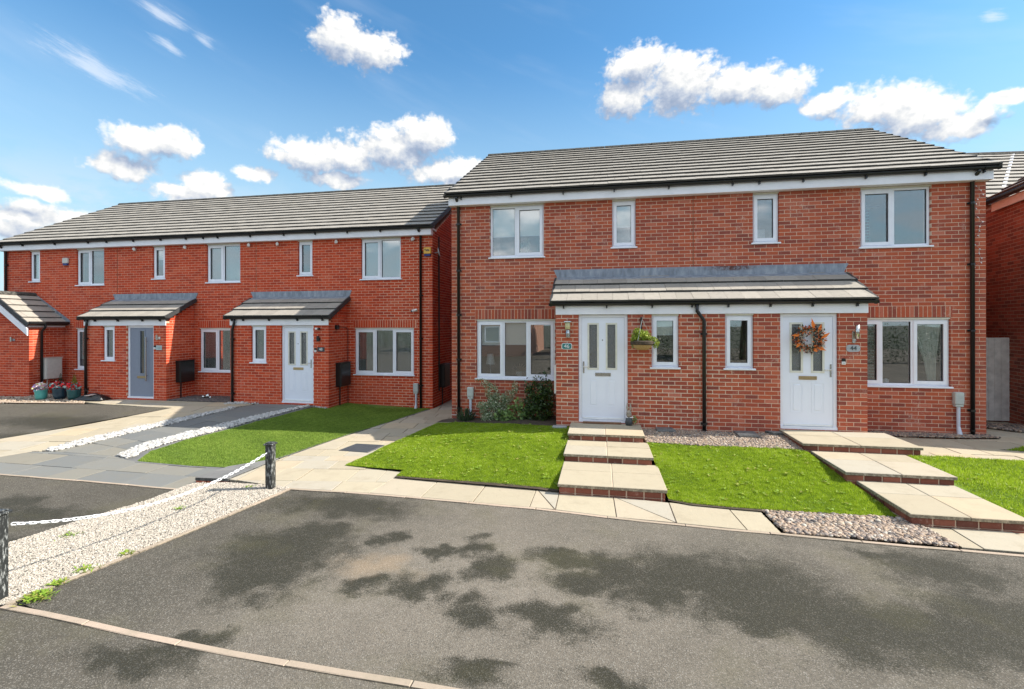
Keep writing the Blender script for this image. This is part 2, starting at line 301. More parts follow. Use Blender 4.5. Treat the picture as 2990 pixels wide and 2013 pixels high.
# glass
def glass(name, ior, tint=(.92, .95, .96), rough=0.0, bmp=0):
    m = bpy.data.materials.new(name); m.use_nodes = True; t = NT(m.node_tree); t.n.clear(); MATS[name] = m
    tr = t.node('ShaderNodeBsdfTransparent', i0=tint); gl = t.node('ShaderNodeBsdfGlossy', Roughness=rough)
    lw = t.n.new('ShaderNodeLayerWeight'); lw.inputs[0].default_value = .5; fr = t.m('ADD', ior, t.m('MULTIPLY', t.m('POWER', lw.outputs['Facing'], 4.0), 1-ior)); mx = t.node('ShaderNodeMixShader', i0=fr); t.l.new(tr.outputs[0], mx.inputs[1]); t.l.new(gl.outputs[0], mx.inputs[2]); t.node('ShaderNodeOutputMaterial', i0=mx)
    geo = t.node('ShaderNodeNewGeometry')
    if bmp:
        n = t.noise(geo.outputs['Position'], 55, 3, .6); bn = t.node('ShaderNodeBump', Strength=bmp, Distance=.01, Height=n); t.set(gl.inputs['Normal'], bn.outputs[0])
    else:
        n = t.noise(geo.outputs['Position'], 1.2, 1, .5); bn = t.node('ShaderNodeBump', Strength=.06, Distance=.02, Height=n); t.set(gl.inputs['Normal'], bn.outputs[0])
glass('window_glass', .25); glass('obscure_glass', .20, (.50, .55, .55), .12, 1.0)
# far brick
t = new_mat('far_brick'); bt = t.n.new('ShaderNodeTexBrick'); mp = t.node('ShaderNodeTexCoord')
t.set(bt.inputs['Vector'], mp.outputs['Object']); bt.inputs['Scale'].default_value = 1; bt.inputs['Color1'].default_value = (.30, .07, .035, 1); bt.inputs['Color2'].default_value = (.22, .055, .03, 1); bt.inputs['Mortar'].default_value = (.45, .30, .22, 1)
bt.inputs['Brick Width'].default_value = .225; bt.inputs['Row Height'].default_value = .075; bt.inputs['Mortar Size'].default_value = .006
t.set(t.b.inputs['Base Color'], bt.outputs[0]); t.set(t.b.inputs['Roughness'], .9)
M = MATS

# ------------------------------------------------------------------ mesh helpers
WL = {}
class MB:
    def __init__(s): s.v = []; s.f = []; s.c = []; s.r = []
    def add(s, vs, fs, r=None):
        o = len(s.v); s.v += [tuple(v) for v in vs]; s.f += [tuple(i+o for i in f) for f in fs]
        r = random.random() if r is None else r; s.r += [r]*len(fs); return s
    def box(s, x0, x1, y0, y1, z0, z1, r=None):
        return s.add([(x0,y0,z0),(x1,y0,z0),(x1,y1,z0),(x0,y1,z0),(x0,y0,z1),(x1,y0,z1),(x1,y1,z1),(x0,y1,z1)],
                     [(0,3,2,1),(4,5,6,7),(0,1,5,4),(1,2,6,5),(2,3,7,6),(3,0,4,7)], r)
    def bbox(s, x0, x1, y0, y1, z0, z1, b=.005, r=None):
        """box with chamfered vertical and top/bottom front edges: a convex rounded box"""
        vs = []; 
        for (sx, sy, sz) in [(a, c, d) for a in (0, 1) for c in (0, 1) for d in (0, 1)]:
            X = (x0, x1)[sx]; Y = (y0, y1)[sy]; Z = (z0, z1)[sz]; ix = (1, -1)[sx]*b; iy = (1, -1)[sy]*b; iz = (1, -1)[sz]*b
            vs += [(X, Y+iy, Z+iz), (X+ix, Y, Z+iz), (X+ix, Y+iy, Z)]
        return s.hull(vs, r)
    def hull(s, vs, r=None):
        import bmesh
        bm = bmesh.new()
        for v in vs: bm.verts.new(v)
        bmesh.ops.convex_hull(bm, input=bm.verts); bmesh.ops.dissolve_limit(bm, angle_limit=.02, verts=bm.verts, edges=bm.edges)
        bm.verts.index_update(); V = [v.co[:] for v in bm.verts]; F = [[v.index for v in f.verts] for f in bm.faces]; bm.free()
        return s.add(V, F, r)
    def tube(s, pts, rad, n=10, r=None, cap=True):
        pts = [Vector(p) for p in pts]; k = len(pts); rs = rad if hasattr(rad, '__len__') else [rad]*k
        vs = []; prev = None
        for i, p in enumerate(pts):
            d = (pts[min(i+1, k-1)] - pts[max(i-1, 0)]).normalized()
            a = prev if prev is not None else (Vector((0, 0, 1)) if abs(d.z) < .9 else Vector((1, 0, 0)))
            u = (a - d*a.dot(d)).normalized(); v = d.cross(u); prev = u
            vs += [p + (u*math.cos(2*math.pi*j/n) + v*math.sin(2*math.pi*j/n))*rs[i] for j in range(n)]
        fs = [(i*n+j, i*n+(j+1) % n, (i+1)*n+(j+1) % n, (i+1)*n+j) for i in range(k-1) for j in range(n)]
        if cap: fs += [tuple(range(n))[::-1], tuple(range((k-1)*n, k*n))]
        return s.add(vs, fs, r)
    def lathe(s, prof, cx, cy, n=20, r=None):
        vs = [(cx+p[0]*math.cos(2*math.pi*j/n), cy+p[0]*math.sin(2*math.pi*j/n), p[1]) for p in prof for j in range(n)]; k = len(prof)
        fs = [(i*n+j, i*n+(j+1) % n, (i+1)*n+(j+1) % n, (i+1)*n+j) for i in range(k-1) for j in range(n)]
        fs += [tuple(range(n))[::-1], tuple(range((k-1)*n, k*n))]
        return s.add(vs, fs, r)
    def prism(s, poly, z0, z1, r=None, cham=0):
        """poly ccw xy list; z1 may be a function"""
        n = len(poly); f1 = z1 if callable(z1) else (lambda x, y: z1)
        if poly_area(poly) < 0: poly = poly[::-1]
        top = [(x, y, f1(x, y)) for x, y in poly]; bot = [(x, y, (z0(x, y) if callable(z0) else z0)) for x, y in poly]
        if cham:
            cx = sum(p[0] for p in poly)/n; cy = sum(p[1] for p in poly)/n
            def ins(p):
                d = math.hypot(p[0]-cx, p[1]-cy) or 1; q = 1-cham*1.4/d; return (cx+(p[0]-cx)*q, cy+(p[1]-cy)*q, p[2])
            rim = [(x, y, z-cham) for x, y, z in top]; inn = [ins(p) for p in top]
            vs = bot + rim + inn
            fs = [tuple(range(n))[::-1], tuple(range(2*n, 3*n))] + [(i, (i+1) % n, n+(i+1) % n, n+i) for i in range(n)] + [(n+i, n+(i+1) % n, 2*n+(i+1) % n, 2*n+i) for i in range(n)]
        else:
            vs = bot+top; fs = [tuple(range(n))[::-1], tuple(range(n, 2*n))] + [(i, (i+1) % n, n+(i+1) % n, n+i) for i in range(n)]
        return s.add(vs, fs, r)
    def xf(s, Mx, start=0):
        for i in range(start, len(s.v)): s.v[i] = tuple(Mx @ Vector(s.v[i]))
        return s
    def mesh(s, name, mat, org=(0, 0, 0), smooth=False):
        me = bpy.data.meshes.new(name); ox, oy, oz = org
        me.from_pydata([(x-ox, y-oy, z-oz) for x, y, z in s.v], [], s.f); me.materials.append(mat)
        a = me.attributes.new('rnd', 'FLOAT_COLOR', 'FACE'); arr = np.ones((len(s.f), 4), dtype=np.float32); arr[:, 0] = s.r; a.data.foreach_set('color', arr.ravel())
        if smooth: me.polygons.foreach_set('use_smooth', [True]*len(s.f)); 
        me.update(); return me
    def build(s, name, mat, parent=None, smooth=False, **kw):
        v = np.array(s.v); org = tuple((v.min(0)+v.max(0))/2)
        me = s.mesh(name, mat, org, smooth); return link(name, me, org, parent, **kw)
def poly_area(p): return .5*sum(p[i][0]*p[(i+1) % len(p)][1]-p[(i+1) % len(p)][0]*p[i][1] for i in range(len(p)))
def link(name, data, loc, parent=None, **kw):
    o = bpy.data.objects.new(name, data); COL.objects.link(o)
    pl = WL.get(parent.name, (0, 0, 0)) if parent else (0, 0, 0)
    if parent: o.parent = parent
    o.location = tuple(a-b for a, b in zip(loc, pl)); WL[o.name] = tuple(loc)
    for k, v in kw.items(): o[k] = v
    return o
def thing(name, loc, label, cat, group=None):
    o = link(name, None, loc); o.empty_display_size = .1; o['label'] = label; o['category'] = cat
    if group: o['group'] = group
    return o
def tag(o, label, cat, group=None):
    o['label'] = label; o['category'] = cat
    if group: o['group'] = group
    return o
def inst(o, mesh_loc, rot=None, parent=None):
    pass
def text(name, s, size, loc, mat, parent, rot=(R(90), 0, 0), ext=.002, bold=False):
    c = bpy.data.curves.new(name, 'FONT'); c.body = s; c.size = size; c.align_x = 'CENTER'; c.align_y = 'CENTER'; c.extrude = ext; c.offset = .002 if bold else 0
    tmp = bpy.data.objects.new(name+'_tmp', c); COL.objects.link(tmp)
    dg = bpy.context.evaluated_depsgraph_get(); me = bpy.data.meshes.new_from_object(tmp.evaluated_get(dg)); bpy.data.objects.remove(tmp)
    me.materials.clear(); me.materials.append(mat)
    o = link(name, me, loc, parent); o.rotation_euler = rot; return o

# ---- bulk scattering with numpy
def batch(name, bv, bf, pos, rot, scl, rnd, mat, parent=None, smooth=False, **kw):
    bv = np.asarray(bv, np.float32); bf = np.asarray(bf, np.int32); n = len(pos); k = len(bv)
    pos = np.asarray(pos, np.float32); org = (pos.min(0)+pos.max(0))/2
    V = np.einsum('nij,kj->nki', rot.astype(np.float32), bv)
    scl = np.asarray(scl, np.float32)
    if scl.ndim == 2: V = np.einsum('nij,nkj->nki', rot.astype(np.float32), bv[None]*scl[:, None, :])
    else: V = V*scl[:, None, None]
    V = V + (pos-org)[:, None, :]
    F = (bf[None]+(np.arange(n)*k)[:, None, None]).reshape(-1, bf.shape[1])
    me = bpy.data.meshes.new(name); nf = len(F); c = bf.shape[1]
    me.vertices.add(n*k); me.vertices.foreach_set('co', V.astype(np.float32).ravel())
    me.loops.add(nf*c); me.loops.foreach_set('vertex_index', F.astype(np.int32).ravel())
    me.polygons.add(nf); me.polygons.foreach_set('loop_start', np.arange(0, nf*c, c, dtype=np.int32)); me.polygons.foreach_set('loop_total', np.full(nf, c, np.int32))
    if smooth: me.polygons.foreach_set('use_smooth', np.ones(nf, bool))
    me.update(calc_edges=True); me.materials.append(mat)
    a = me.attributes.new('rnd', 'FLOAT_COLOR', 'FACE'); arr = np.ones((nf, 4), np.float32); arr[:, 0] = np.repeat(rnd, len(bf)); a.data.foreach_set('color', arr.ravel())
    return link(name, me, tuple(float(x) for x in org), parent, **kw)
def randrot(n):
    q = rng.normal(size=(n, 4)); q /= np.linalg.norm(q, axis=1)[:, None]; w_, x, y, z = q.T
    return np.stack([1-2*(y*y+z*z), 2*(x*y-z*w_), 2*(x*z+y*w_), 2*(x*y+z*w_), 1-2*(x*x+z*z), 2*(y*z-x*w_), 2*(x*z-y*w_), 2*(y*z+x*w_), 1-2*(x*x+y*y)], 1).reshape(n, 3, 3)
def yawrot(a, tilt=None):
    c, s_ = np.cos(a), np.sin(a); z = np.zeros_like(a); o = np.ones_like(a)
    Rz = np.stack([c, -s_, z, s_, c, z, z, z, o], 1).reshape(-1, 3, 3)
    if tilt is None: return Rz
    ct, st = np.cos(tilt), np.sin(tilt); Rx = np.stack([o, z, z, z, ct, -st, z, st, ct], 1).reshape(-1, 3, 3)
    return Rz @ Rx
def inpoly(pts, poly):
    x, y = pts[:, 0], pts[:, 1]; ins = np.zeros(len(pts), bool); n = len(poly); j = n-1
    for i in range(n):
        xi, yi = poly[i]; xj, yj = poly[j]
        c = ((yi > y) != (yj > y)) & (x < (xj-xi)*(y-yi)/((yj-yi) or 1e-9)+xi); ins ^= c; j = i
    return ins
def sample(poly, dens, margin=0):
    a = abs(poly_area(poly)); p = np.array(poly); lo, hi = p.min(0), p.max(0); n = int(dens*np.prod(hi-lo))
    q = rng.uniform(lo, hi, (n, 2)); return q[inpoly(q, poly)]
ico = None
def icosa():
    t_ = (1+5**.5)/2; v = np.array([(-1,t_,0),(1,t_,0),(-1,-t_,0),(1,-t_,0),(0,-1,t_),(0,1,t_),(0,-1,-t_),(0,1,-t_),(t_,0,-1),(t_,0,1),(-t_,0,-1),(-t_,0,1)], float)
    v /= np.linalg.norm(v[0]); f = [(0,11,5),(0,5,1),(0,1,7),(0,7,10),(0,10,11),(1,5,9),(5,11,4),(11,10,2),(10,7,6),(7,1,8),(3,9,4),(3,4,2),(3,2,6),(3,6,8),(3,8,9),(4,9,5),(2,4,11),(6,2,10),(8,6,7),(9,8,1)]
    return v, f
IV, IF = icosa()
def subdiv(v, f):
    v = [tuple(x) for x in v]; cache = {}; out = []
    def mid(a, b):
        k = (min(a, b), max(a, b))
        if k not in cache:
            m_ = np.array(v[a])+np.array(v[b]); m_ /= np.linalg.norm(m_); cache[k] = len(v); v.append(tuple(m_))
        return cache[k]
    for a, b, c in f:
        x, y, z = mid(a, b), mid(b, c), mid(c, a); out += [(a, x, z), (b, y, x), (c, z, y), (x, y, z)]
    return np.array(v), out
PV, PF = subdiv(IV, IF)
CV = IV*(1+rng.uniform(-.22, .22, (12, 1)))

# ------------------------------------------------------------------ ground heights
def lin(x, pts): return np.interp(x, [a for a, b in pts], [b for a, b in pts])
def Gm(x, y):
    Rr = lin(y, [(-5.2, -.33), (-3.96, -.31), (-2.84, -.18), (-1.93, -.06), (-.9, -.03)])
    k = np.clip((np.asarray(x)-8.2)/1.5, 0, 1); Rr = Rr*(1-k)+k*lin(y, [(-5.2, -.33), (-3.96, -.30), (-2.84, -.20), (-1.9, -.13), (0, -.11)])
    L = lin(y, [(-2.5, -.325), (0, -.23)]); k = np.clip((np.asarray(x)+.9)/2.6, 0, 1)
    return L*(1-k)+Rr*k
def Gs(x, y): return lin(y, [(-4, -.43), (-3, -.42), (-1, -.34), (1.2, -.17), (2.2, -.17)]) + 0*np.asarray(x)
def Gl(x, y):
    L = Gs(x, y); Rr = lin(y, [(-4, -.33), (2, -.34)]); x0_ = lin(y, [(-3.5, -2.72), (-1.2, -4.6)]); w_ = lin(y, [(-3.5, .55), (-1.2, 1.8)]); k = np.clip((np.asarray(x)-x0_)/w_, 0, 1); return L*(1-k)+Rr*k
def flat_(z): return lambda x, y: z + 0*np.asarray(x)
def Groad(x, y): return lin(x, [(-3.2, -.43), (-1.5, -.335)])
def Ggr(x, y): return lin(x, [(-2.9, -.415), (-1.3, -.325)])
def sheet(name, poly, G, mat, lift=0, grid=.3, parent=None, **kw):
    if poly_area(poly) < 0: poly = poly[::-1]
    p = np.array(poly); lo, hi = p.min(0), p.max(0); step = max(grid, math.sqrt(np.prod(hi-lo)/4000))
    gx, gy = np.meshgrid(np.arange(lo[0]+step/2, hi[0], step), np.arange(lo[1]+step/2, hi[1], step)); q = np.stack([gx.ravel(), gy.ravel()], 1); q = q[inpoly(q, poly)]
    vs = [Vector(a) for a in poly]+[Vector(a) for a in q]
    co, _, fs, *_r = delaunay_2d_cdt(vs, [(i, (i+1) % len(poly)) for i in range(len(poly))], [list(range(len(poly)))], 1, 1e-5)
    mb = MB(); mb.add([(c.x, c.y, float(G(c.x, c.y))+lift) for c in co], [tuple(f) for f in fs]); 
    return mb.build(name, mat, parent, **kw)
def clip(subj, cl):
    out = subj
    for i in range(len(cl)):
        a, b = cl[i], cl[(i+1) % len(cl)]; inp = out; out = []
        def side(p): return (b[0]-a[0])*(p[1]-a[1])-(b[1]-a[1])*(p[0]-a[0])
        for j in range(len(inp)):
            p, q = inp[j], inp[(j+1) % len(inp)]; sp, sq = side(p), side(q)
            if sp >= 0: out.append(p)
            if (sp >= 0) != (sq >= 0):
                t_ = sp/(sp-sq); out.append((p[0]+(q[0]-p[0])*t_, p[1]+(q[1]-p[1])*t_))
        if len(out) < 3: return []
    r = []
    for p in out:
        if not r or math.hypot(p[0]-r[-1][0], p[1]-r[-1][1]) > .004: r.append(p)
    return r if len(r) > 2 else []
def slabs(parent, poly, G, mat, ang, origin, rowd, widths, gap=.008, thick=.045, name='slab', jitter=.004):
    """lay paving slabs in rows over a region; every slab is its own object"""
    if poly_area(poly) < 0: poly = poly[::-1]
    ca, sa = math.cos(ang), math.sin(ang)
    def tol(p): x, y = p[0]-origin[0], p[1]-origin[1]; return (x*ca+y*sa, -x*sa+y*ca)
    def tow(p): return (origin[0]+p[0]*ca-p[1]*sa, origin[1]+p[0]*sa+p[1]*ca)
    L = [tol(p) for p in poly]; ulo, uhi = min(p[0] for p in L), max(p[0] for p in L); vlo, vhi = min(p[1] for p in L), max(p[1] for p in L)
    v = vlo if not hasattr(rowd, '__len__') else vlo; k = 0; cnt = 0
    while v < vhi:
        rd = rowd[k % len(rowd)] if hasattr(rowd, '__len__') else rowd
        u = ulo - random.random()*widths[0]
        while u < uhi:
            wd = random.choice(widths)
            rect = [tow(p) for p in ((u+gap/2, v+gap/2), (u+wd-gap/2, v+gap/2), (u+wd-gap/2, v+rd-gap/2), (u+gap/2, v+rd-gap/2))]
            c = clip(poly, rect)
            if c and abs(poly_area(c)) > .006:
                dz = random.uniform(-jitter, jitter); MB().prism(c, lambda x, y: float(G(x, y))-thick+dz, lambda x, y: float(G(x, y))+dz, cham=.004).build(name, mat, parent); cnt += 1
            u += wd
        v += rd; k += 1
    return cnt

# base ground and tarmac
simple('far_ground', (.075, .08, .05), .95, var=.3, nscale=.4)
b = MB(); b.add([(-600, -600, -.62), (600, -600, -.62), (600, 600, -.62), (-600, 600, -.62)], [(0, 1, 2, 3)]); b.build('ground', M['far_ground'], kind='structure')
EL = [(-0.987,-4.412),(-1.185,-5.748),(-1.339,-6.509),(-1.401,-6.834),(-1.477,-7.207),(-1.516,-7.36)]
SB = [(-1.001,-4.398),(0.21,-4.375),(1.679,-4.457),(2.756,-4.515),(3.521,-4.632),(4.676,-4.72),(5.293,-4.75),(6.221,-4.81),(7.488,-4.854),(14,-5.1)]
EB = [(-1.516,-7.36),(-1.113,-7.366),(0.152,-7.47),(1.16,-7.525),(2.424,-7.56),(6,-7.7),(14,-8.0)]
off = lambda pts, dx, dy: [(x+dx, y+dy) for x, y in pts]
drive = [(x+.05, y) for x, y in EL][::-1][1:] + off(SB, 0, -.05) + off(EB, 0, .05)[::-1]
drive = [(-1.43, -7.31)] + [(x+.05, y) for x, y in EL[::-1][1:-1]] + [(-.945, -4.46)] + off(SB, 0, -.05)[1:] + [(14, -7.95)] + off(EB, 0, .0)[::-1][1:-1]
sheet('driveway', drive, flat_(-.333), M['tarmac'], kind='structure', grid=.4)
road = off(EB, 0, -.055) + [(30, -8.6), (30, -40), (-30, -40), (-30, -7.2), (-3.2, -7.35)]
sheet('road', road, Groad, M['tarmac'], kind='structure', grid=2)
TM = [(-16,-4.2),(-9.3,-4.26),(-6.239,-4.359),(-4.393,-4.39),(-2.713,-4.472),(-2.726,-5.012),(-2.944,-5.713),(-3.061,-6.313),(-3.2,-7.35),(-30,-7.2),(-30,-4.2)]
sheet('neighbour_driveway', TM, flat_(-.432), M['tarmac'], kind='structure', grid=.5)
TBk = [(-9.5,-3.6),(-9.094,-2.53),(-7.925,0.476),(-10.958,0.546),(-13.488,0.286),(-25,.2),(-25,-3.6)]
sheet('parking_bay', TBk, Gs, M['tarmac'], kind='structure', grid=.4)
sheet('soil', [(-26,-3.6),(-9.5,-3.6),(-9.4,-4.2),(-26,-4.2)], Gs, M['slate_slab'], kind='structure')

sheet('road', [(-3.2,-7.6),(-.9,-7.6),(-.9,-7.2),(-3.2,-7.2)], Groad, M['tarmac'], lift=-.006, kind='structure')
# kerb edgings (each length is a thing of stone set in the ground: parts of the edging)
def edging(name, pts, z, wd, length, label):
    root = link(name, None, (pts[0][0], pts[0][1], z)); root['kind'] = 'structure'
    P_ = [Vector(p) for p in pts]; segs = []
    acc = []
    tot = sum((P_[i+1]-P_[i]).length for i in range(len(P_)-1)); n = max(1, round(tot/length))
    def at(s_):
        for i in range(len(P_)-1):
            l = (P_[i+1]-P_[i]).length
            if s_ <= l or i == len(P_)-2: return P_[i]+(P_[i+1]-P_[i])*(s_/l)
            s_ -= l
    for i in range(n):
        a, c = at(tot*i/n+.003), at(tot*(i+1)/n-.003); m_ = (a+c)/2; 
        q = at(tot*(i+.5)/n); d = (c-a).normalized(); nn = Vector((-d.y, d.x))*wd
        poly = [a, q, c, c+nn, q+nn, a+nn]; MB().prism([(p.x, p.y) for p in poly], z-.12, z+random.uniform(-.002, .003), cham=.004).build('kerb_stone', M['concrete_edging'], root)
edging('kerb_edging', [(x, y) for x, y in EL][::-1], -.318, -.05, .9, '')
edging('kerb_edging', off(SB, 0, -.05), -.322, .05, .9, '')
edging('kerb_edging', off([(-1.50, -7.352)]+EB[1:], 0, -.055), -.325, .055, .92, '')
edging('kerb_edging', [(-9.3,-4.31),(-6.239,-4.40),(-4.393,-4.43),(-2.74,-4.50)], -.42, .045, .9, '')

# ---- paved areas
def area(name): 
    o = link(name, None, (0, 0, -.33)); o['kind'] = 'structure'; return o
pv = area('pavement')
J = [((.21,-4.37),(.272,-3.7)),((.972,-4.41),(.982,-3.751)),((1.70,-4.455),(1.716,-3.803)),((2.451,-4.495),(2.453,-3.838)),((2.778,-4.515),(2.775,-3.88)),((3.52,-4.625),(3.5,-3.95)),((4.20,-4.67),(4.2,-4.025)),((4.95,-4.73),(4.907,-4.092)),((5.30,-4.75),(5.272,-4.129))]
sheet('path_bed', [j[0] for j in J]+[j[1] for j in J[::-1]], flat_(-.334), M['mortar_dark'], kind='structure')
for (a, b_), (c, d_) in zip(J[:-1], J[1:]):
    g_ = .005
    if abs(a[0]-2.451) < .01 or abs(a[0]-3.52) < .01:   # slabs cut in two triangles
        MB().prism([(a[0]+g_, a[1]+.004), (c[0]-3*g_, c[1]+.004), (b_[0]+g_, b_[1])], -.37, -.321, r=.9, cham=.004).build('slab', M['buff_slab'], pv)
        MB().prism([(c[0]-g_, c[1]+.02), (d_[0]-g_, d_[1]), (b_[0]+4*g_, b_[1])], -.37, -.323, r=.8, cham=.004).build('slab', M['buff_slab'], pv)
    else: MB().prism([(a[0]+g_, a[1]+.004), (c[0]-g_, c[1]+.004), (d_[0]-g_, d_[1]), (b_[0]+g_, b_[1])], -.37, -.322+random.uniform(-.002, .002), cham=.004).build('slab', M['buff_slab'], pv)
slabs(pv, [(7.0,-4.78),(7.49,-4.80),(14,-5.05),(14,-4.2),(6.94,-4.2)], flat_(-.322), M['buff_slab'], R(-2), (7.25,-4.85), [.62], [.9, .75, .6])
gp = area('path')
path = [(-1.0,-4.39),(0.205,-4.36),(0.265,-3.7),(0.258,-3.40),(-0.8,-3.25),(-0.684,-2.207),(-0.426,0.269),(-.2,-.02),(-.02,0.02),(-.02,7),(-1.2,7),(-1.2,2.16),(-1.26,1.9),(-1.573,0.241),(-1.906,-1.483),(-2.10,-3.06),(-2.13,-4.19)]
slabs(gp, path, flat_(-.325), M['buff_slab'], R(8), (-2.2,-4.4), [.45, .6, .45, .3], [.6, .75, .45, .6])
sheet('path_bed', [(p[0], p[1]) for p in path], flat_(-.345), M['soil'], kind='structure')
slp = area('path'); SL = [(-5.485,-3.15),(-5.724,-2.464),(-5.459,-1.098),(-5.004,0.104),(-4.458,1.18),(-4.2,1.19),(-5.9,1.19),(-6.192,0.684),(-6.693,-1.239),(-6.856,-2.386),(-6.956,-3.068)]
slabs(slp, SL, Gs, M['slate_slab'], R(-12), (-6.9,-3.1), [.6, .45], [.9, .6]); sheet('path_bed', SL, Gs, M['soil'], lift=-.02, kind='structure')
sl2 = area('path'); SLL = [(-9.4,-4.25),(-6.288,-4.355),(-4.408,-4.385),(-2.72,-4.455),(-2.69,-4.246),(-2.70,-3.44),(-3.576,-3.43),(-4.699,-3.365),(-4.968,-3.32),(-5.485,-3.15),(-6.932,-3.085),(-7.34,-3.155),(-7.505,-3.548),(-9.5,-3.6)]
slabs(sl2, SLL, Gs, M['slate_slab'], R(-1), (-9,-4.45), [.55, .60], [.9, .75, .6]); sheet('path_bed', SLL, Gs, M['soil'], lift=-.02, kind='structure')
bg_ = area('path'); BE = [(-9.5,-3.6),(-7.505,-3.548),(-7.34,-3.155),(-7.139,-3.067),(-7.234,-2.33),(-6.991,-1.042),(-6.301,0.703),(-5.95,1.19),(-6.9,1.19),(-8.9,1.19),(-10.5,1.19),(-11.3,.8),(-10.3,.62),(-7.925,0.476),(-9.094,-2.53)]
slabs(bg_, BE, Gs, M['buff_slab'], R(8), (-9,-3.6), [.45, .6], [.9, .6, .45]); sheet('path_bed', BE, Gs, M['soil'], lift=-.02, kind='structure')
rp = area('path')
RP1 = [(8.26,-1.80),(9.75,-1.77),(14,-1.95),(14,-1.5),(9.86,-1.12),(10.3,-.92),(12.0,-.7),(11.95,1.6),(10.52,1.6),(10.5,-.25),(9.9,-.36),(8.62,-.42),(8.26,-.75)]
slabs(rp, RP1, flat_(-.13), M['buff_slab'], R(0), (8.2,-1.8), [.45, .45, .6], [.6, .9, .45]); sheet('path_bed', RP1, flat_(-.15), M['soil'], kind='structure')
# dark stone edge round the artificial lawn
LW48 = [(-4.716,-3.358),(-5.065,-2.789),(-5.066,-2.058),(-4.627,-0.376),(-4.16,1.1),(-3.85,1.17),(-3.82,2.15),(-1.3,2.15),(-1.614,0.331),(-1.941,-1.423),(-2.152,-3.022),(-2.66,-3.42),(-3.576,-3.42)]
de = area('lawn_edging')
def edge_strip(pts, Gf, wd, length, z1=0.004, mat='dark_edge_slab', th=.12):
    for i in range(len(pts)-1):
        a, c = Vector(pts[i]), Vector(pts[i+1]); L_ = (c-a).length; n = max(1, round(L_/length)); d = (c-a)/L_; nn = Vector((-d.y, d.x))*wd
        for k in range(n):
            p, q = a+d*(L_*k/n+.002), a+d*(L_*(k+1)/n-.002)
            MB().prism([tuple(p), tuple(q), tuple(q+nn), tuple(p+nn)], lambda x, y: float(Gf(x, y))-th, lambda x, y: float(Gf(x, y))+z1, cham=.003).build('slab', M[mat], de)
edge_strip([(-1.26,2.0),(-1.614,0.331),(-1.941,-1.423),(-2.152,-3.022)], Gl, -.07, .6)
edge_strip([(-2.68,-3.425),(-3.576,-3.43),(-4.716,-3.36)], Gs, .05, .6)
edge_strip([(-4.716,-3.358),(-5.065,-2.789),(-5.066,-2.058),(-4.627,-0.376),(-4.16,1.1)], Gl, .05, .5)
for q in ([(-2.15,-3.06),(-2.64,-3.65),(-2.665,-3.93),(-2.15,-3.66)], [(-2.15,-3.67),(-2.666,-3.94),(-2.69,-4.235),(-2.16,-4.20)]): MB().prism(q, -.365, -.318, cham=.004).build('slab', M['dark_edge_slab'], de)
for i in range(3): MB().bbox(-2.69+i*.18, -2.52+i*.18, -4.225+i*.008, -4.12, -.44, -.368, .004).build('brick', M['brick_mixed'], de)
dr = MB().box(-2.70, -2.67, -4.10, -3.46, -.46, -.366, r=.2).build('retaining_wall', M['brick_mixed'], kind='structure')
# ------------------------------------------------------------------ lawns
GREENS = {}
def lawn(name, poly, G, dens, h, mat, base='lawn_soil', margin_noise=True, lift=.03, wd=.007, lo=0):
    root = sheet(name, poly, G, M[base], lift=0.0, grid=.25, kind='structure')
    p = sample(poly, dens)
    z = G(p[:, 0], p[:, 1]); n = len(p); patch = np.sin(p[:, 0]*3.1+np.sin(p[:, 1]*2.3)*2)*.5+np.sin(p[:, 1]*4.7+p[:, 0]*1.7)*.5
    bv = [(-.5, 0, 0), (.5, 0, 0), (.15, .35, 1)]; hh = h*(1+.3*patch)*rng.uniform(.5, 1.25, n)
    fine = np.sin(p[:, 0]*17+np.sin(p[:, 1]*13)*2)*np.sin(p[:, 1]*19+np.sin(p[:, 0]*11)*2); hh = hh*(1+.22*fine); rr = np.clip(rng.normal(.42, .22, n)+.12*patch+.16*fine, lo, 1); rr[rng.random(n) < .015] = 1.0
    batch('grass' if mat == 'grass_blade' else 'artificial_grass', bv, [(0, 1, 2)], np.stack([p[:, 0], p[:, 1], z-.002], 1), yawrot(rng.uniform(0, 6.28, n)), np.stack([np.full(n, wd)*rng.uniform(.7, 1.3, n), hh*.7, hh], 1), rr, M[mat], root, kind='stuff')
    return root
L46 = [(-0.199,-0.378),(0.269,-0.42),(1.165,-0.758),(1.817,-0.968),(2.403,-1.0),(2.744,-1.02),(2.76,-1.815),(2.76,-2.815),(2.76,-3.424),(2.759,-3.87),(2.463,-3.83),(1.736,-3.79),(1.009,-3.745),(0.30,-3.69),(0.303,-3.42),(-0.78,-3.265),(-0.66,-2.309)]
L44 = [(4.108,-1.93),(4.16,-2.779),(4.206,-3.96),(4.474,-4.05),(4.896,-4.09),(5.263,-4.10),(6.194,-4.10),(6.80,-4.08),(6.80,-3.741),(6.73,-3.2),(6.66,-2.649),(6.60,-2.08),(6.56,-2.0),(6.078,-1.955),(5.042,-1.962)]
LR = [(8.0,-2.05),(8.0,-4.15),(14,-4.2),(14,-2.02),(9.7,-1.85),(8.65,-1.93)]
lawn('lawn', L46, Gm, 36000, .023, 'grass_blade')
lawn('lawn', L44, Gm, 36000, .024, 'grass_blade')
lawn('lawn', LR, Gm, 14000, .034, 'grass_blade')
lawn('lawn', [(9.95,-1.15),(10.4,-.86),(14,-.75),(14,-1.45)], Gm, 9000, .034, 'grass_blade')
lawn('lawn', LW48, Gl, 17000, .024, 'artificial_turf', wd=.008)
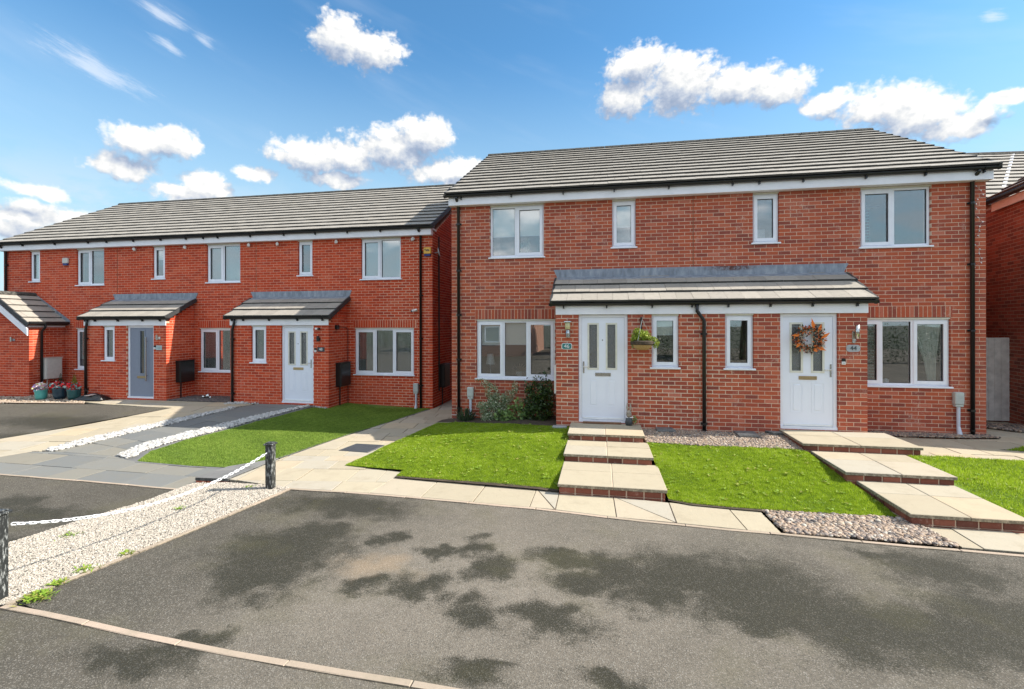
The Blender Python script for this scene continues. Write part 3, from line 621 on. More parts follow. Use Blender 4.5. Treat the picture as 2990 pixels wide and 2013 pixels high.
# soil edges and beds
sheet('soil', [(-0.25,-0.36),(0.269,-0.42),(1.165,-0.758),(1.817,-0.968),(2.403,-1.0),(2.78,-1.02),(2.78,-.96),(2.465,-.96),(2.465,0.02),(-.02,0.02),(-.2,-.1)], Gm, M['soil'], lift=.012, kind='structure')
def wob_edge(pts, wd, G, name='soil'):
    a = [Vector(p) for p in pts]; poly = pts + [(p[0], p[1]-wd) for p in pts[::-1]]
    sheet(name, poly, G, M['soil'], lift=.004, kind='structure', grid=.1)
wob_edge([(.30,-3.64),(1.009,-3.70),(1.736,-3.75),(2.463,-3.79),(2.76,-3.83)], .10, Gm)
wob_edge([(4.20,-3.9),(4.474,-4.0),(4.896,-4.04),(5.263,-4.06),(6.194,-4.06),(6.85,-4.05)], .10, Gm)
# daisies-like clover and broad weeds in the lawn
bv = [(-.5, 0, 0), (0, .5, .25), (.5, 0, 0), (0, -.5, .05)]
pts = np.concatenate([sample(L46, 28), sample(L44, 24), sample(LR, 12)]); n = len(pts); k = 5
pp = np.repeat(pts, k, 0)+rng.normal(0, .02, (n*k, 2)); z = Gm(pp[:, 0], pp[:, 1])+.028
batch('clover', bv, [(0, 1, 2), (0, 2, 3)], np.c_[pp, z], yawrot(rng.uniform(0, 6.3, n*k), rng.uniform(-.5, .5, n*k)), np.stack([rng.uniform(.015, .04, n*k)]*2+[np.full(n*k, .02)], 1), rng.uniform(.4, 1, n*k), M['leaf_weed'], kind='stuff')

# ------------------------------------------------------------------ loose stone
def stones(name, poly, G, dens, size, mat, flat=.6, smooth=False, pebble=False, bed='soil', lift=0, jit=.01, mean=.5, sd=.28, struct=True):
    root = sheet(name+'_bed', poly, G, M[bed], lift=-.004+lift, kind='structure', grid=.25) if struct else None
    p = sample(poly, dens); n = len(p); s_ = size*rng.lognormal(0, .22, n)
    z = G(p[:, 0], p[:, 1])+lift+s_*flat*.35+rng.uniform(0, jit, n)
    sc_ = np.stack([s_, s_*rng.uniform(.6, .95, n), s_*flat*rng.uniform(.7, 1.1, n)], 1)
    rot_ = yawrot(rng.uniform(0, 6.3, n), rng.normal(0, .35, n))
    v, f = (PV, PF) if pebble else (CV, IF)
    return batch(name, v, f, np.c_[p, z], rot_, sc_, np.clip(rng.normal(mean, sd, n), 0, 1), M[mat], smooth=smooth, kind='stuff')
GRAV = [(x-.0, y) for x, y in EL] + [(-3.2,-7.33),(-3.061,-6.313),(-2.944,-5.713),(-2.726,-5.012),(-2.71,-4.47),(-2.70,-4.27),(-2.12,-4.24),(-1.05,-4.40)]
stones('white_gravel', GRAV, Ggr, 15000, .0088, 'white_stone', .75, mean=.55, sd=.33, bed='dark_chippings', lift=.0, jit=.012)
stones('river_pebbles', [(5.30,-4.12),(5.335,-4.74),(6.97,-4.79),(6.92,-4.22),(6.86,-4.07),(6.2,-4.10)], flat_(-.325), 3300, .0215, 'river_pebble', .55, True, True, jit=.018)
stones('river_pebbles', [(4.108,-1.94),(5.042,-1.975),(6.078,-1.97),(6.60,-2.0),(6.727,-1.489),(6.683,-1.027),(6.6,-0.975),(4.06,-0.975)], Gm, 4200, .0155, 'river_pebble', .6, True, True, jit=.014)
stones('river_pebbles', [(7.99,-.02),(10.5,-.02),(10.52,-.24),(9.9,-.34),(8.62,-.40),(8.25,-.75),(7.99,-.9)], flat_(-.115), 3600, .016, 'river_pebble', .6, True, True, jit=.014, mean=.35)
stones('river_pebbles', [(10.5,1.2),(11.95,1.2),(11.8,.3),(11.3,.4)], flat_(-.11), 1400, .022, 'river_pebble', .6, True, True, mean=.3)
W1 = [(-5.42,-3.12),(-5.05,-3.25),(-5.07,-3.05),(-5.21,-2.85),(-5.19,-2.2),(-4.75,-0.34),(-4.28,1.1),(-4.40,1.12),(-4.95,0.10),(-5.40,-1.1),(-5.655,-2.464)]
sheet('lawn_edging', [(-5.485,-3.15),(-4.95,-3.34),(-4.70,-3.35),(-5.06,-2.80),(-5.06,-2.06),(-4.62,-0.37),(-4.16,1.12),(-4.44,1.16),(-5.004,0.104),(-5.459,-1.098),(-5.724,-2.464)], Gs, M['dark_edge_slab'], lift=-.003, kind='structure')
stones('white_cobbles', W1, Gs, 1500, .030, 'snow_stone', .7, True, True, mean=.7, jit=.02, bed='white_stone')
stones('white_cobbles', [(-6.932,-3.085),(-6.797,-2.433),(-6.629,-1.299),(-6.154,0.639),(-6.301,0.703),(-6.991,-1.042),(-7.234,-2.33),(-7.139,-3.067)], Gs, 1500, .026, 'snow_stone', .7, True, True, mean=.7, jit=.02, bed='white_stone')
stones('white_cobbles', [(-6.85,1.0),(-5.75,1.17),(-6.75,1.19)], Gs, 1500, .026, 'snow_stone', .7, True, True, mean=.7, jit=.02, bed='white_stone')
stones('white_cobbles', [(-4.2,1.12),(-3.84,1.12),(-3.84,1.19),(-4.3,1.19)], Gl, 1500, .022, 'snow_stone', .7, True, True, mean=.7, jit=.02, bed='white_stone')
stones('dark_chippings', [(-8.88,1.2),(-6.8,1.2),(-6.8,2.16),(-8.88,2.16)], Gs, 2200, .02, 'river_pebble', .6, mean=.05, sd=.1, bed='dark_chippings')
stones('grey_gravel', [(-16,.55),(-13.5,.33),(-10.95,.58),(-11.4,.95),(-10.9,1.19),(-11.73,1.19),(-13.7,2.1),(-13.76,1.1),(-16,1.1)], Gs, 900, .022, 'river_pebble', .6, mean=.75, sd=.2)
sheet('kerb_edging', [(-16,.42),(-13.0,.33),(-10.95,.52),(-10.95,.60),(-13.0,.45),(-16,.55)], Gs, M['concrete_edging'], lift=.03, kind='structure')

# ------------------------------------------------------------------ walls of bricks
BR = {}
FW = Vector((-math.sin(YAW), math.cos(YAW), 0)); RT = Vector((math.cos(YAW), math.sin(YAW), 0))
def app(c, n=None):
    d = Vector(c)-CAMP; z = d.dot(FW)
    if z < .5: return 0
    u = d.dot(RT)/z; v = d.z/z
    if abs(u) > 1.066 or v > .68 or v < -.76: return 0
    k = 1/(d.length**2)
    if n is not None: k *= max(0, -d.normalized().dot(Vector(n)))
    return k
def wall(house, O, u, n, L, z0, zt, openings=(), soldiers=(), zref=4.65, mat='brick_mixed', mort='mortar_pale', name='wall', skips=(), top=None, phase=0, z_off=0):
    """brick wall: mortar body with openings, and bricks as boxes; O start xy, u unit dir, n outward normal"""
    key = house.name; u = Vector((*u, 0)); n = Vector((*n, 0)); O3 = Vector((*O, 0)); D = .1025
    Mx = Matrix(((u.x, -n.x, 0, O3.x), (u.y, -n.y, 0, O3.y), (0, 0, 1, 0), (0, 0, 0, 1)))   # local: x along, y inwards
    mb = MB(); xs = sorted({.003, L-.003, *[v for o in openings for v in (o[0]-.004, o[1]+.004)]}); xs = [x for x in xs if .003 <= x <= L-.003]; zs = sorted({z0, zt, *[v for o in openings for v in (o[2]-.004, o[3]+.004)]}); zs = [z for z in zs if z0 <= z <= zt]
    for i in range(len(xs)-1):
        for j in range(len(zs)-1):
            cx, cz = (xs[i]+xs[i+1])/2, (zs[j]+zs[j+1])/2
            if any(o[0]-.004 < cx < o[1]+.004 and o[2]-.004 < cz < o[3]+.004 for o in openings): continue
            if xs[i+1]-xs[i] < .002 or zs[j+1]-zs[j] < .002: continue
            mb.box(xs[i], xs[i+1], .002, .25, zs[j], zs[j+1])
    if top:   # gable triangle
        a, b_, c = top; mb.add([(a, .006, zt), (b_, .006, zt), ((a+b_)/2, .006, c), (a, .25, zt), (b_, .25, zt), ((a+b_)/2, .25, c)], [(0, 1, 2), (3, 5, 4), (0, 3, 4, 1), (1, 4, 5, 2), (2, 5, 3, 0)])
    mb.xf(Mx); part = mb.build(name, M[mort], house)
    lst = BR.setdefault(key, []); ang = math.atan2(u.y, u.x)
    zmax = top[2] if top else zt
    k0 = int(math.floor((z0-zref)/.075)); k1 = int(math.ceil((zmax-zref)/.075))
    for k in range(k0, k1):
        za = zref+k*.075+.005; zb = za+.065; za2 = max(za, z0); 
        if zb > zmax+.003 or zb-za2 < .02: continue
        zc = (za2+zb)/2; lo, hi = 0, L
        if top and zc > zt:
            f = (zc+.03-zt)/(top[2]-zt); a, b_, c = top; lo, hi = a+(b_-a)/2*f, b_-(b_-a)/2*f
        if hi-lo < .05: continue
        blocks = [(o[0], o[1]) for o in openings if o[2] < zc < o[3]] + [(s[0], s[1]) for s in soldiers if s[2] < zc < s[2]+.225] + [(s[0], s[1]) for s in skips if s[2] < zc < s[3]]
        pw_ = (L+.01)/max(1, round((L+.01)/.1125))*2; x = -pw_/2 if (k+phase) % 2 else 0
        while x < hi:
            a, b_ = max(x, lo), min(x+pw_-.01, hi); x += pw_
            segs = [(a, b_)]
            for q0, q1 in blocks:
                ns = []
                for s0, s1 in segs:
                    if q1 <= s0 or q0 >= s1: ns.append((s0, s1)); continue
                    if q0-s0 > .008: ns.append((s0, q0))
                    if s1-q1 > .008: ns.append((q1, s1))
                segs = ns
            for s0, s1 in segs:
                if s1-s0 > .012: lst.append((part, Mx, ang, (s0+s1)/2, round(s1-s0, 3), zc, round(zb-za2, 3), mat, n, 0))
    for s in soldiers:
        x = s[0]+.005
        while x < s[1]-.03:
            wd = min(.065, s[1]-x); lst.append((part, Mx, ang, x+wd/2, round(wd, 3), s[2]+.1125, .215, mat, n, 0)); x += .075
    return part
BM = {}
def brick_mesh(wd, h, mat, v):
    k = (wd, h, mat, v)
    if k not in BM:
        m_ = MB(); m_.bbox(-wd/2, wd/2, 0, .1025, -h/2, h/2, min(.004, wd/4), r=v); BM[k] = m_.mesh('brick', M[mat])
    return BM[k]
def finish_bricks(house, limit=296):
    lst = BR.pop(house.name, []); sc_ = []
    for i, q in enumerate(lst):
        c = q[1] @ Vector((q[3], 0, q[5])); sc_.append((app(c, q[8])*q[4]*q[6] if not q[9] else 0, i))
    sc_.sort(reverse=True); top = {i for s_, i in sc_[:limit] if s_ > 0}; rest = {}
    for i, q in enumerate(lst):
        part, Mx, ang, xc, wd, zc, h, mat, n, _ = q; v = random.random(); v = v*v*.3+v*.7
        push = random.uniform(-.0015, .002); c = Mx @ Vector((xc, push, zc))
        if i in top:
            o = link('brick', brick_mesh(wd, h, mat, round(v*9)/9), tuple(c), part); o.rotation_euler = (0, 0, ang)
        else:
            mb = rest.setdefault((part.name, mat), (part, MB()))[1]; s_ = len(mb.v)
            mb.box(xc-wd/2, xc+wd/2, push, .1025, zc-h/2, zc+h/2, r=v); mb.xf(Mx, s_)
    for (pn, mat), (part, mb) in rest.items(): mb.build('brickwork', M[mat], part, kind='stuff')

# ------------------------------------------------------------------ roofs of tiles
RT_ = {}
def tile_mesh(wd, g, mat, v):
    k = (wd, g, mat, v)
    if k not in RT_:
        m_ = MB(); l = g+.06; t0, t1 = .074, .028; th = .040    # nose stands proud of the course below
        m_.add([(.002, 0, t0-th), (wd-.002, 0, t0-th), (wd-.002, l, t1-.02), (.002, l, t1-.02), (.002, .003, t0-.004), (wd-.002, .003, t0-.004), (wd-.002, .012, t0), (.002, .012, t0), (wd-.002, l, t1), (.002, l, t1)],
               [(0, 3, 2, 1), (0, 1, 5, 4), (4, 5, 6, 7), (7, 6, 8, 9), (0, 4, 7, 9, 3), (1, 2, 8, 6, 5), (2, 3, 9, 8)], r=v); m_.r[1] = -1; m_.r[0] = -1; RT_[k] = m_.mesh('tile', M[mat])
    return RT_[k]
TL = {}
def tiled_slope(house, O, u, up, L, pitch, nrow, g, wd, mat, tiles_as_parts=True, name='roof', under=True, thick=.03):
    u = Vector((*u, 0)); h = Vector((*up, 0)); s_ = (h*math.cos(pitch)+Vector((0, 0, math.sin(pitch)))).normalized(); nrm = u.cross(s_).normalized()
    if nrm.z < 0: nrm = -nrm
    O = Vector(O); Mx = Matrix(((u.x, s_.x, nrm.x, O.x), (u.y, s_.y, nrm.y, O.y), (u.z, s_.z, nrm.z, O.z), (0, 0, 0, 1)))
    part = MB().box(0, L, .01, nrow*g, -thick, .012).xf(Mx).build(name, M['verge_plastic'], house)
    lst = TL.setdefault(house.name, [])
    for r in range(nrow):
        off_ = (r % 2)*wd/2; x = -off_
        while x < L-.02:
            a, b_ = max(x, 0), min(x+wd, L)
            if b_-a > .03: lst.append((part, Mx, a, round(b_-a, 3), r*g, g, mat, nrm))
            x += wd
    return part, Mx
def finish_tiles(house, limit=296):
    lst = TL.pop(house.name, []); sc_ = sorted(((app(q[1] @ Vector((q[2], q[4], 0)), q[7])*q[3], i) for i, q in enumerate(lst)), reverse=True)
    top = {i for s_, i in sc_[:limit] if s_ > 0}; rest = {}
    for i, q in enumerate(lst):
        part, Mx, a, wd, y, g, mat, nrm = q; v = random.random(); lift = random.uniform(0, .005)
        if i in top:
            c = Mx @ Vector((a, y, lift)); o = link('tile', tile_mesh(wd, g, mat, round(v*6)/6), tuple(c), part); o.rotation_euler = Mx.to_euler()
        else:
            me = tile_mesh(wd, g, mat, round(v*6)/6); mb = rest.setdefault((part.name, mat), (part, MB()))[1]; s_ = len(mb.v)
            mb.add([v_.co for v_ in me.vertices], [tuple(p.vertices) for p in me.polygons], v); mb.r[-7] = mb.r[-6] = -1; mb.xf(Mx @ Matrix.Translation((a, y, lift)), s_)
    for (pn, mat), (part, mb) in rest.items(): mb.build('tiles', M[mat], part, kind='stuff')
def verge(part, Mx, x, nrow, g, side, mat='verge_plastic', wd=.032):
    for r in range(nrow):
        a, b_ = (x-wd, x+.012) if side < 0 else (x-.012, x+wd)
        m_ = MB(); m_.add([(a, r*g-.01, -.055), (b_, r*g-.01, -.055), (b_, (r+1)*g-.01, -.055), (a, (r+1)*g-.01, -.055), (a, r*g-.01, .072), (b_, r*g-.01, .072), (b_, (r+1)*g-.01, .048), (a, (r+1)*g-.01, .048)],
              [(0, 3, 2, 1), (4, 5, 6, 7), (0, 1, 5, 4), (1, 2, 6, 5), (2, 3, 7, 6), (3, 0, 4, 7)]); m_.xf(Mx); m_.build('verge_cap', M[mat], part)
def ridge(part, x0, x1, y, z, axis='x', seg=.45):
    n = max(1, round((x1-x0)/seg)); l = (x1-x0)/n
    prof = [(math.cos(a)*.125, math.sin(a)*.10) for a in np.linspace(-.25, math.pi+.25, 9)]
    for i in range(n):
        a, b_ = x0+i*l+.004, x0+(i+1)*l-.004; vs = []
        for xx, k in ((a, 1.0), (b_, .96)): vs += [(xx, y+p[0]*k, z+p[1]*k) for p in prof]
        if axis == 'y': vs = [(y+(v[1]-y), v[0], v[2]) for v in vs]
        m_ = MB(); m_.add(vs, [(j, j+1, 10+j-1+1-1, 9+j) if False else (j, j+1, 9+j+1, 9+j) for j in range(8)]+[tuple(range(9)), tuple(range(9, 18))[::-1]]); m_.build('ridge_tile', M['ridge_tile'], part)
def gutter(house, x0, x1, y, z, brackets, rad=.047, name='gutter'):
    """half round channel running along x, its back at y (towards the wall at +y)"""
    pr = [(math.cos(a), math.sin(a)) for a in np.linspace(math.pi, 2*math.pi, 9)]; yc = y-rad
    vs = []
    for xx in (x0, x1): vs += [(xx, yc+p[0]*rad, z+p[1]*rad) for p in pr]+[(xx, yc+p[0]*(rad-.006), z+.0+p[1]*(rad-.006)) for p in pr[::-1]]
    m_ = MB(); m_.add(vs, [(j, (j+1) % 18, 18+(j+1) % 18, 18+j) for j in range(18)]+[tuple(range(18))[::-1], tuple(range(18, 36))])
    m_.box(x0-.012, x0, yc-rad, yc+rad, z-rad, z+.004); m_.box(x1, x1+.012, yc-rad, yc+rad, z-rad, z+.004)
    g_ = m_.build(name, M['black_plastic'], house)
    for bx in brackets:
        q = MB(); q.add([(bx+dx, yc+p[0]*rr, z+p[1]*rr) for dx in (-.018, .018) for rr in (rad+.002, rad+.012) for p in pr], [(j, j+1, 9+j+1, 9+j) for j in range(8)]+[(18+j, 27+j, 27+j+1, 18+j+1) for j in range(8)]+[(j+9, j+10, j+28, j+27) for j in range(8)]+[(j, j+18, j+19, j+1) for j in range(8)])
        q.box(bx-.012, bx+.012, yc-.01, y+.045, z-rad-.05, z-rad-.008); q.build('gutter_bracket', M['black_plastic'], g_)
    return g_
def downpipe(house, x, ywall, ztop, zbot, ygut=None, rad=.034, clips=(), kick=0):
    y = ywall-.05; 
    pts = [(x-kick, ygut if ygut is not None else y, ztop), (x-kick, ygut if ygut is not None else y, ztop-.12), (x, y, ztop-.30), (x, y, zbot)]
    if kick == 0 and ygut is not None: pts = [(x, ygut, ztop), (x, ygut, ztop-.03), (x, y, ztop-.14), (x, y, zbot)]
    o = MB().tube(pts, rad, 12).build('downpipe', M['black_plastic'], house, smooth=True)
    for z in clips:
        MB().box(x-.06, x+.06, ywall-.03, ywall-.004, z-.018, z+.018).tube([(x, y, z-.02), (x, y, z+.02)], rad+.008, 12).build('pipe_clip', M['black_plastic'], o)
    MB().tube([(x, y, zbot+.06), (x, y, zbot+.09)], rad+.006, 12).build('pipe_collar', M['black_plastic'], o)

# ------------------------------------------------------------------ windows and doors
def frame_ring(mb, x0, x1, z0, z1, w_, ya, yb):
    mb.box(x0, x1, ya, yb, z0, z0+w_); mb.box(x0, x1, ya, yb, z1-w_, z1); mb.box(x0, x0+w_, ya, yb, z0+w_, z1-w_); mb.box(x1-w_, x1, ya, yb, z0+w_, z1-w_)
def window(house, x0, x1, z0, z1, yw, lights, sill=True, fill=None, glassm='window_glass', rec=.05, head=True):
    """lights: list of (fraction, opening?)"""
    y = yw+rec; mb = MB(); fw = .045; zb = z0+(.035 if sill else 0); zt = z1-(.03 if head else 0)
    frame_ring(mb, x0+.004, x1-.004, zb, zt, fw, y, y+.07)
    tot = sum(l[0] for l in lights); cx = x0+fw; span = x1-x0-2*fw; edges = [cx]
    for fr, _ in lights: edges.append(edges[-1]+span*fr/tot)
    for e in edges[1:-1]: mb.box(e-.027, e+.027, y, y+.07, zb+fw, zt-fw)
    root = mb.build('window', M['white_upvc'], house)
    if sill: MB().bbox(x0-.035, x1+.03, yw-.035, y+.02, z0, z0+.033, .005).build('sill', M['white_upvc'], root)
    if head: MB().box(x0, x1, yw+.012, y+.06, z1-.028, z1-.002).build('window_head', M['cream_trim'], root)
    for i, (fr, op) in enumerate(lights):
        a, b_ = edges[i]+(.027 if i else 0), edges[i+1]-(.027 if i < len(lights)-1 else 0); c, d = zb+fw, zt-fw
        if op:
            m_ = MB(); frame_ring(m_, a-.012, b_+.012, c-.012, d+.012, .062, y-.016, y+.045); m_.build('sash', M['white_upvc'], root); a, b_, c, d = a+.05, b_-.05, c+.05, d-.05
        m_ = MB(); frame_ring(m_, a-.001, b_+.001, c-.001, d+.001, .006, y+.008, y+.03); m_.build('seal', M['rubber'], root)
        MB().box(a, b_, y+.028, y+.034, c, d).build('pane', M[glassm], root)
        if fill: fill(root, i, a, b_, c, d, y+.065)
    return root
def roller(frac, m_='blind'):
    def f(root, i, a, b_, c, d, y):
        MB().box(a-.03, b_+.03, y, y+.004, d-(d-c)*frac, d+.03).build('blind', M[m_], root); MB().box(a-.03, b_+.03, y-.004, y+.008, d-(d-c)*frac-.02, d-(d-c)*frac).build('blind_rail', M['white_paint'], root)
    return f
def venetian(gap=.036, tilt=.35, m_='slat_blind'):
    def f(root, i, a, b_, c, d, y):
        mb = MB(); z = c+.01
        while z < d:
            dz = math.sin(tilt)*.0125; mb.add([(a-.02, y-.011, z+dz), (b_+.02, y-.011, z+dz), (b_+.02, y+.011, z-dz), (a-.02, y+.011, z-dz), (a-.02, y-.011, z+dz-.0012), (b_+.02, y-.011, z+dz-.0012), (b_+.02, y+.011, z-dz-.0012), (a-.02, y+.011, z-dz-.0012)], [(0, 1, 2, 3), (4, 7, 6, 5), (0, 4, 5, 1), (3, 2, 6, 7)]); z += gap*.68
        for xx in (a+.12, b_-.12): mb.box(xx-.002, xx+.002, y-.013, y-.0115, c, d)
        mb.build('blind', M[m_], root)
    return f
def door(house, x0, x1, z0, z1, yw, hand='left', leafm='white_door', style='two'):
    y = yw+.045; mb = MB(); fw = .06
    mb.box(x0+.004, x0+fw, y, y+.08, z0, z1); mb.box(x1-fw, x1-.004, y, y+.08, z0, z1); mb.box(x0+fw, x1-fw, y, y+.08, z1-fw, z1-.004); mb.box(x0+.004, x1-.004, y-.03, y+.09, z0-.035, z0+.03)
    root = mb.build('door_frame', M['white_upvc'], house)
    a, b_, c, d = x0+fw+.004, x1-fw-.004, z0+.034, z1-fw-.004; wd = b_-a; yl = y+.012
    gl = [(a+wd*.17, a+wd*.37), (a+wd*.60, a+wd*.80)] if style == 'two' else [(a+wd*.42, a+wd*.62)]
    g0, g1 = (c+1.0, c+1.86) if style == 'two' else (c+.66, c+1.90)
    m_ = MB(); xs = [a]+[v for g_ in gl for v in g_]+[b_]
    for i in range(0, len(xs), 2): m_.box(xs[i], xs[i+1], yl, yl+.045, g0, g1)
    m_.box(a, b_, yl, yl+.045, c, g0); m_.box(a, b_, yl, yl+.045, g1, d)
    leaf = m_.build('door', M[leafm], root)
    for p, q in gl:
        m_ = MB(); frame_ring(m_, p-.028, q+.028, g0-.028, g1+.028, .034, yl-.010, yl+.006); m_.build('glazing_bead', M['cream_trim' if style == 'two' else leafm], root)
        MB().box(p, q, yl+.018, yl+.024, g0, g1).build('pane', M['obscure_glass' if style == 'two' else 'window_glass'], root)
    if style == 'two':
        for p, q in ((a+wd*.15, a+wd*.40), (a+wd*.58, a+wd*.83)):
            m_ = MB(); frame_ring(m_, p, q, c+.24, c+.80, .012, yl-.006, yl+.004); m_.bbox(p+.045, q-.045, yl-.008, yl+.004, c+.285, c+.755, .006); m_.build('door_panel', M[leafm], root)
    lx = a+wd*.5; lz = c+(.88 if style == 'two' else .56); m_ = MB(); frame_ring(m_, lx-.15, lx+.15, lz-.035, lz+.03, .014, yl-.012, yl+.002); m_.box(lx-.135, lx+.135, yl-.006, yl+.001, lz-.02, lz+.016); m_.build('letterbox', M['brass' if hand != 'left' else 'chrome'], root)
    if style == 'two':
        hx_ = a+.035 if hand == 'left' else b_-.035; s_ = 1 if hand == 'left' else -1
        MB().bbox(hx_-.014, hx_+.014, yl-.014, yl+.002, c+.90, c+1.13, .004).tube([(hx_, yl-.01, c+1.03), (hx_, yl-.05, c+1.03), (hx_+s_*.12, yl-.052, c+1.03)], .009, 8).build('handle', M['chrome'], root)
        MB().tube([(a+wd*.49, yl-.004, c+1.55), (a+wd*.49, yl+.004, c+1.55)], .012, 8).build('spyhole', M['black_paint'], root)
        MB().box(a+.01, b_-.01, yl-.014, yl+.01, c+.002, c+.035).build('weather_bar', M['white_paint'], root)
    else:
        hx_ = b_-wd*.25; MB().tube([(hx_, yl-.06, c+.45), (hx_, yl-.06, c+1.72)], .017, 10).tube([(hx_, yl, c+.6), (hx_, yl-.06, c+.6)], .010, 8).tube([(hx_, yl, c+1.6), (hx_, yl-.06, c+1.6)], .010, 8).build('handle', M['chrome'], root)
    return root
def room(house, x0, x1, y0, y1, z0, z1, m_='room_wall'):
    mb = MB(); mb.add([(x0,y0,z0),(x1,y0,z0),(x1,y1,z0),(x0,y1,z0),(x0,y0,z1),(x1,y0,z1),(x1,y1,z1),(x0,y1,z1)], [(0, 1, 2, 3), (4, 7, 6, 5), (2, 3, 7, 6), (1, 2, 6, 5), (3, 0, 4, 7)])
    return mb.build('room', M[m_], house)

HW = 10.4525
# ================================================================== the semi-detached pair (numbers 46 and 44)
H = thing('semi_detached_house', (5.2, 4, -.3), 'nearest red brick semi-detached pair, white fascia, long shared tiled porch over two white doors', 'house')
yw = 0.0; YP = -.973; PX0, PX1 = 2.465, 7.985; PITCH = R(28.5)
ops = [(.90, 2.11, 3.45, 4.65), (3.58, 4.07, 3.60, 4.65), (6.38, 6.87, 3.60, 4.65), (HW-2.11, HW-.90, 3.45, 4.65), (.58, 2.35, .75, 2.10), (HW-2.35, HW-.58, .75, 2.10)]
sold = [(.55, 2.46, 2.10), (PX1+.005, HW-.55, 2.10)]
wall(H, (0, 0), (1, 0), (0, -1), HW, -.45, 4.75, ops, sold, skips=[(PX0+.02, PX1-.02, -1, 2.6)])
MB().box(HW/2-.006, HW/2+.006, -.0035, .02, 3.1, 4.65).build('movement_joint', M['wood'], H)
wall(H, (0, 8.2), (0, -1), (-1, 0), 8.092, -.45, 4.75, name='side_wall', top=(0, 8.092, 7.05), phase=1)
wall(H, (HW, .108), (0, 1), (1, 0), 8.092, -.45, 4.75, name='side_wall', top=(0, 8.092, 7.05), phase=1)
MB().box(.25, HW-.25, 8.0, 8.2, -.45, 4.75).build('rear_wall', M['far_brick'], H)
# porch walls
pops = [(2.905-PX0, 3.85-PX0, .05, 2.175), (4.295-PX0, 4.79-PX0, 1.13, 2.175), (5.615-PX0, 6.11-PX0, 1.13, 2.175), (6.56-PX0, 7.515-PX0, .05, 2.175)]
wall(H, (PX0, YP), (1, 0), (0, -1), PX1-PX0, -.45, 2.30, pops, name='porch_wall', zref=2.175)
wall(H, (PX0, -.004), (0, -1), (-1, 0), -YP-.112, -.45, 2.40, name='porch_side_wall', zref=2.175)
wall(H, (PX1, YP+.108), (0, 1), (1, 0), -YP-.112, -.45, 2.40, name='porch_side_wall', zref=2.175)
# rooms
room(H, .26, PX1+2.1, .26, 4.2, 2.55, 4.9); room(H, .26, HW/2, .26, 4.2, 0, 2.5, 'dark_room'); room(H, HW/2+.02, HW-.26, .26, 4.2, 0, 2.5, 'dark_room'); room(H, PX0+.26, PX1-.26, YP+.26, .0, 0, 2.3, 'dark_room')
# windows
window(H, .90, 2.11, 3.45, 4.65, 0, [(.48, False), (.52, True)], fill=roller(.58))
window(H, 3.58, 4.07, 3.60, 4.65, 0, [(1, True)], fill=roller(.55))
window(H, 6.38, 6.87, 3.60, 4.65, 0, [(1, True)])
window(H, HW-2.11, HW-.90, 3.45, 4.65, 0, [(.48, True), (.52, False)])
def f46(root, i, a, b_, c, d, y):
    if i < 2: roller(.40)(root, i, a, b_, c, d, y)
window(H, .58, 2.35, .75, 2.10, 0, [(.34, True), (.32, False), (.34, True)], fill=f46)
def f44(root, i, a, b_, c, d, y):
    if i == 2:
        mb = MB(); n = 26
        vs = []
        for k in range(n+1):
            u_ = k/n; yy = y+.05+.03*math.sin(k*1.9)
            vs += [(a-.05+u_*(b_-a)*1.15, yy, d+.05), (a+(b_-a)*(.45+.42*u_), yy+.01, c+.35), (a+(b_-a)*(.62+.25*u_), yy+.02, c-.1)]
        mb.add(vs, [(3*k+j, 3*k+3+j, 3*k+4+j, 3*k+1+j) for k in range(n) for j in range(2)]); mb.build('curtain', M['curtain'], root, smooth=True)
window(H, HW-2.35, HW-.58, .75, 2.10, 0, [(.34, True), (.32, False), (.34, True)], fill=f44)
window(H, 4.295, 4.79, 1.13, 2.175, YP, [(1, True)], fill=roller(.33))
window(H, 5.615, 6.11, 1.13, 2.175, YP, [(1, True)])
door(H, 2.905, 3.85, .09, 2.175, YP, 'left'); door(H, 6.56, 7.515, .09, 2.175, YP, 'right')
# fascia, roof, gutters
MB().bbox(-.02, HW+.02, -.16, -.004, 4.65, 4.815, .004).build('fascia', M['white_fascia'], H)
MB().box(-.02, HW+.02, -.15, .3, 4.816, 4.86).build('fascia', M['white_fascia'], H)
g = .345; NR = 14; ez = 4.86
rp_, Mr = tiled_slope(H, (-.05, -.24, ez), (1, 0), (0, 1), HW+.10, PITCH, NR, g, .295, 'roof_tile')
verge(rp_, Mr, 0, NR, g, -1); verge(rp_, Mr, HW+.10, NR, g, 1)
ry = -.24+NR*g*math.cos(PITCH); rz = ez+NR*g*math.sin(PITCH)
MB().add([(-.05, ry, rz+.0), (HW+.05, ry, rz), (HW+.05, 8.5, ez), (-.05, 8.5, ez), (-.05, ry, rz-.1), (HW+.05, ry, rz-.1), (HW+.05, 8.5, ez-.1), (-.05, 8.5, ez-.1)], [(0, 1, 2, 3), (4, 7, 6, 5), (0, 4, 5, 1), (3, 2, 6, 7), (1, 5, 6, 2), (0, 3, 7, 4)]).build('roof', M['roof_tile'], H)
ridge(rp_, -.08, HW+.08, ry+.03, rz+.01)
gutter(H, -.10, HW+.08, -.16, 4.865, [.28, 1.42, 2.55, 3.62, 4.72, 5.95, 6.45, 7.25, 8.35, 9.35, 10.3])
downpipe(H, .18, 0, 4.82, -.22, ygut=-.215, clips=(4.25, 3.2, 2.2, 1.2, .1)); downpipe(H, 10.20, 0, 4.82, -.10, ygut=-.215, clips=(4.25, 3.1, 1.85, .35))
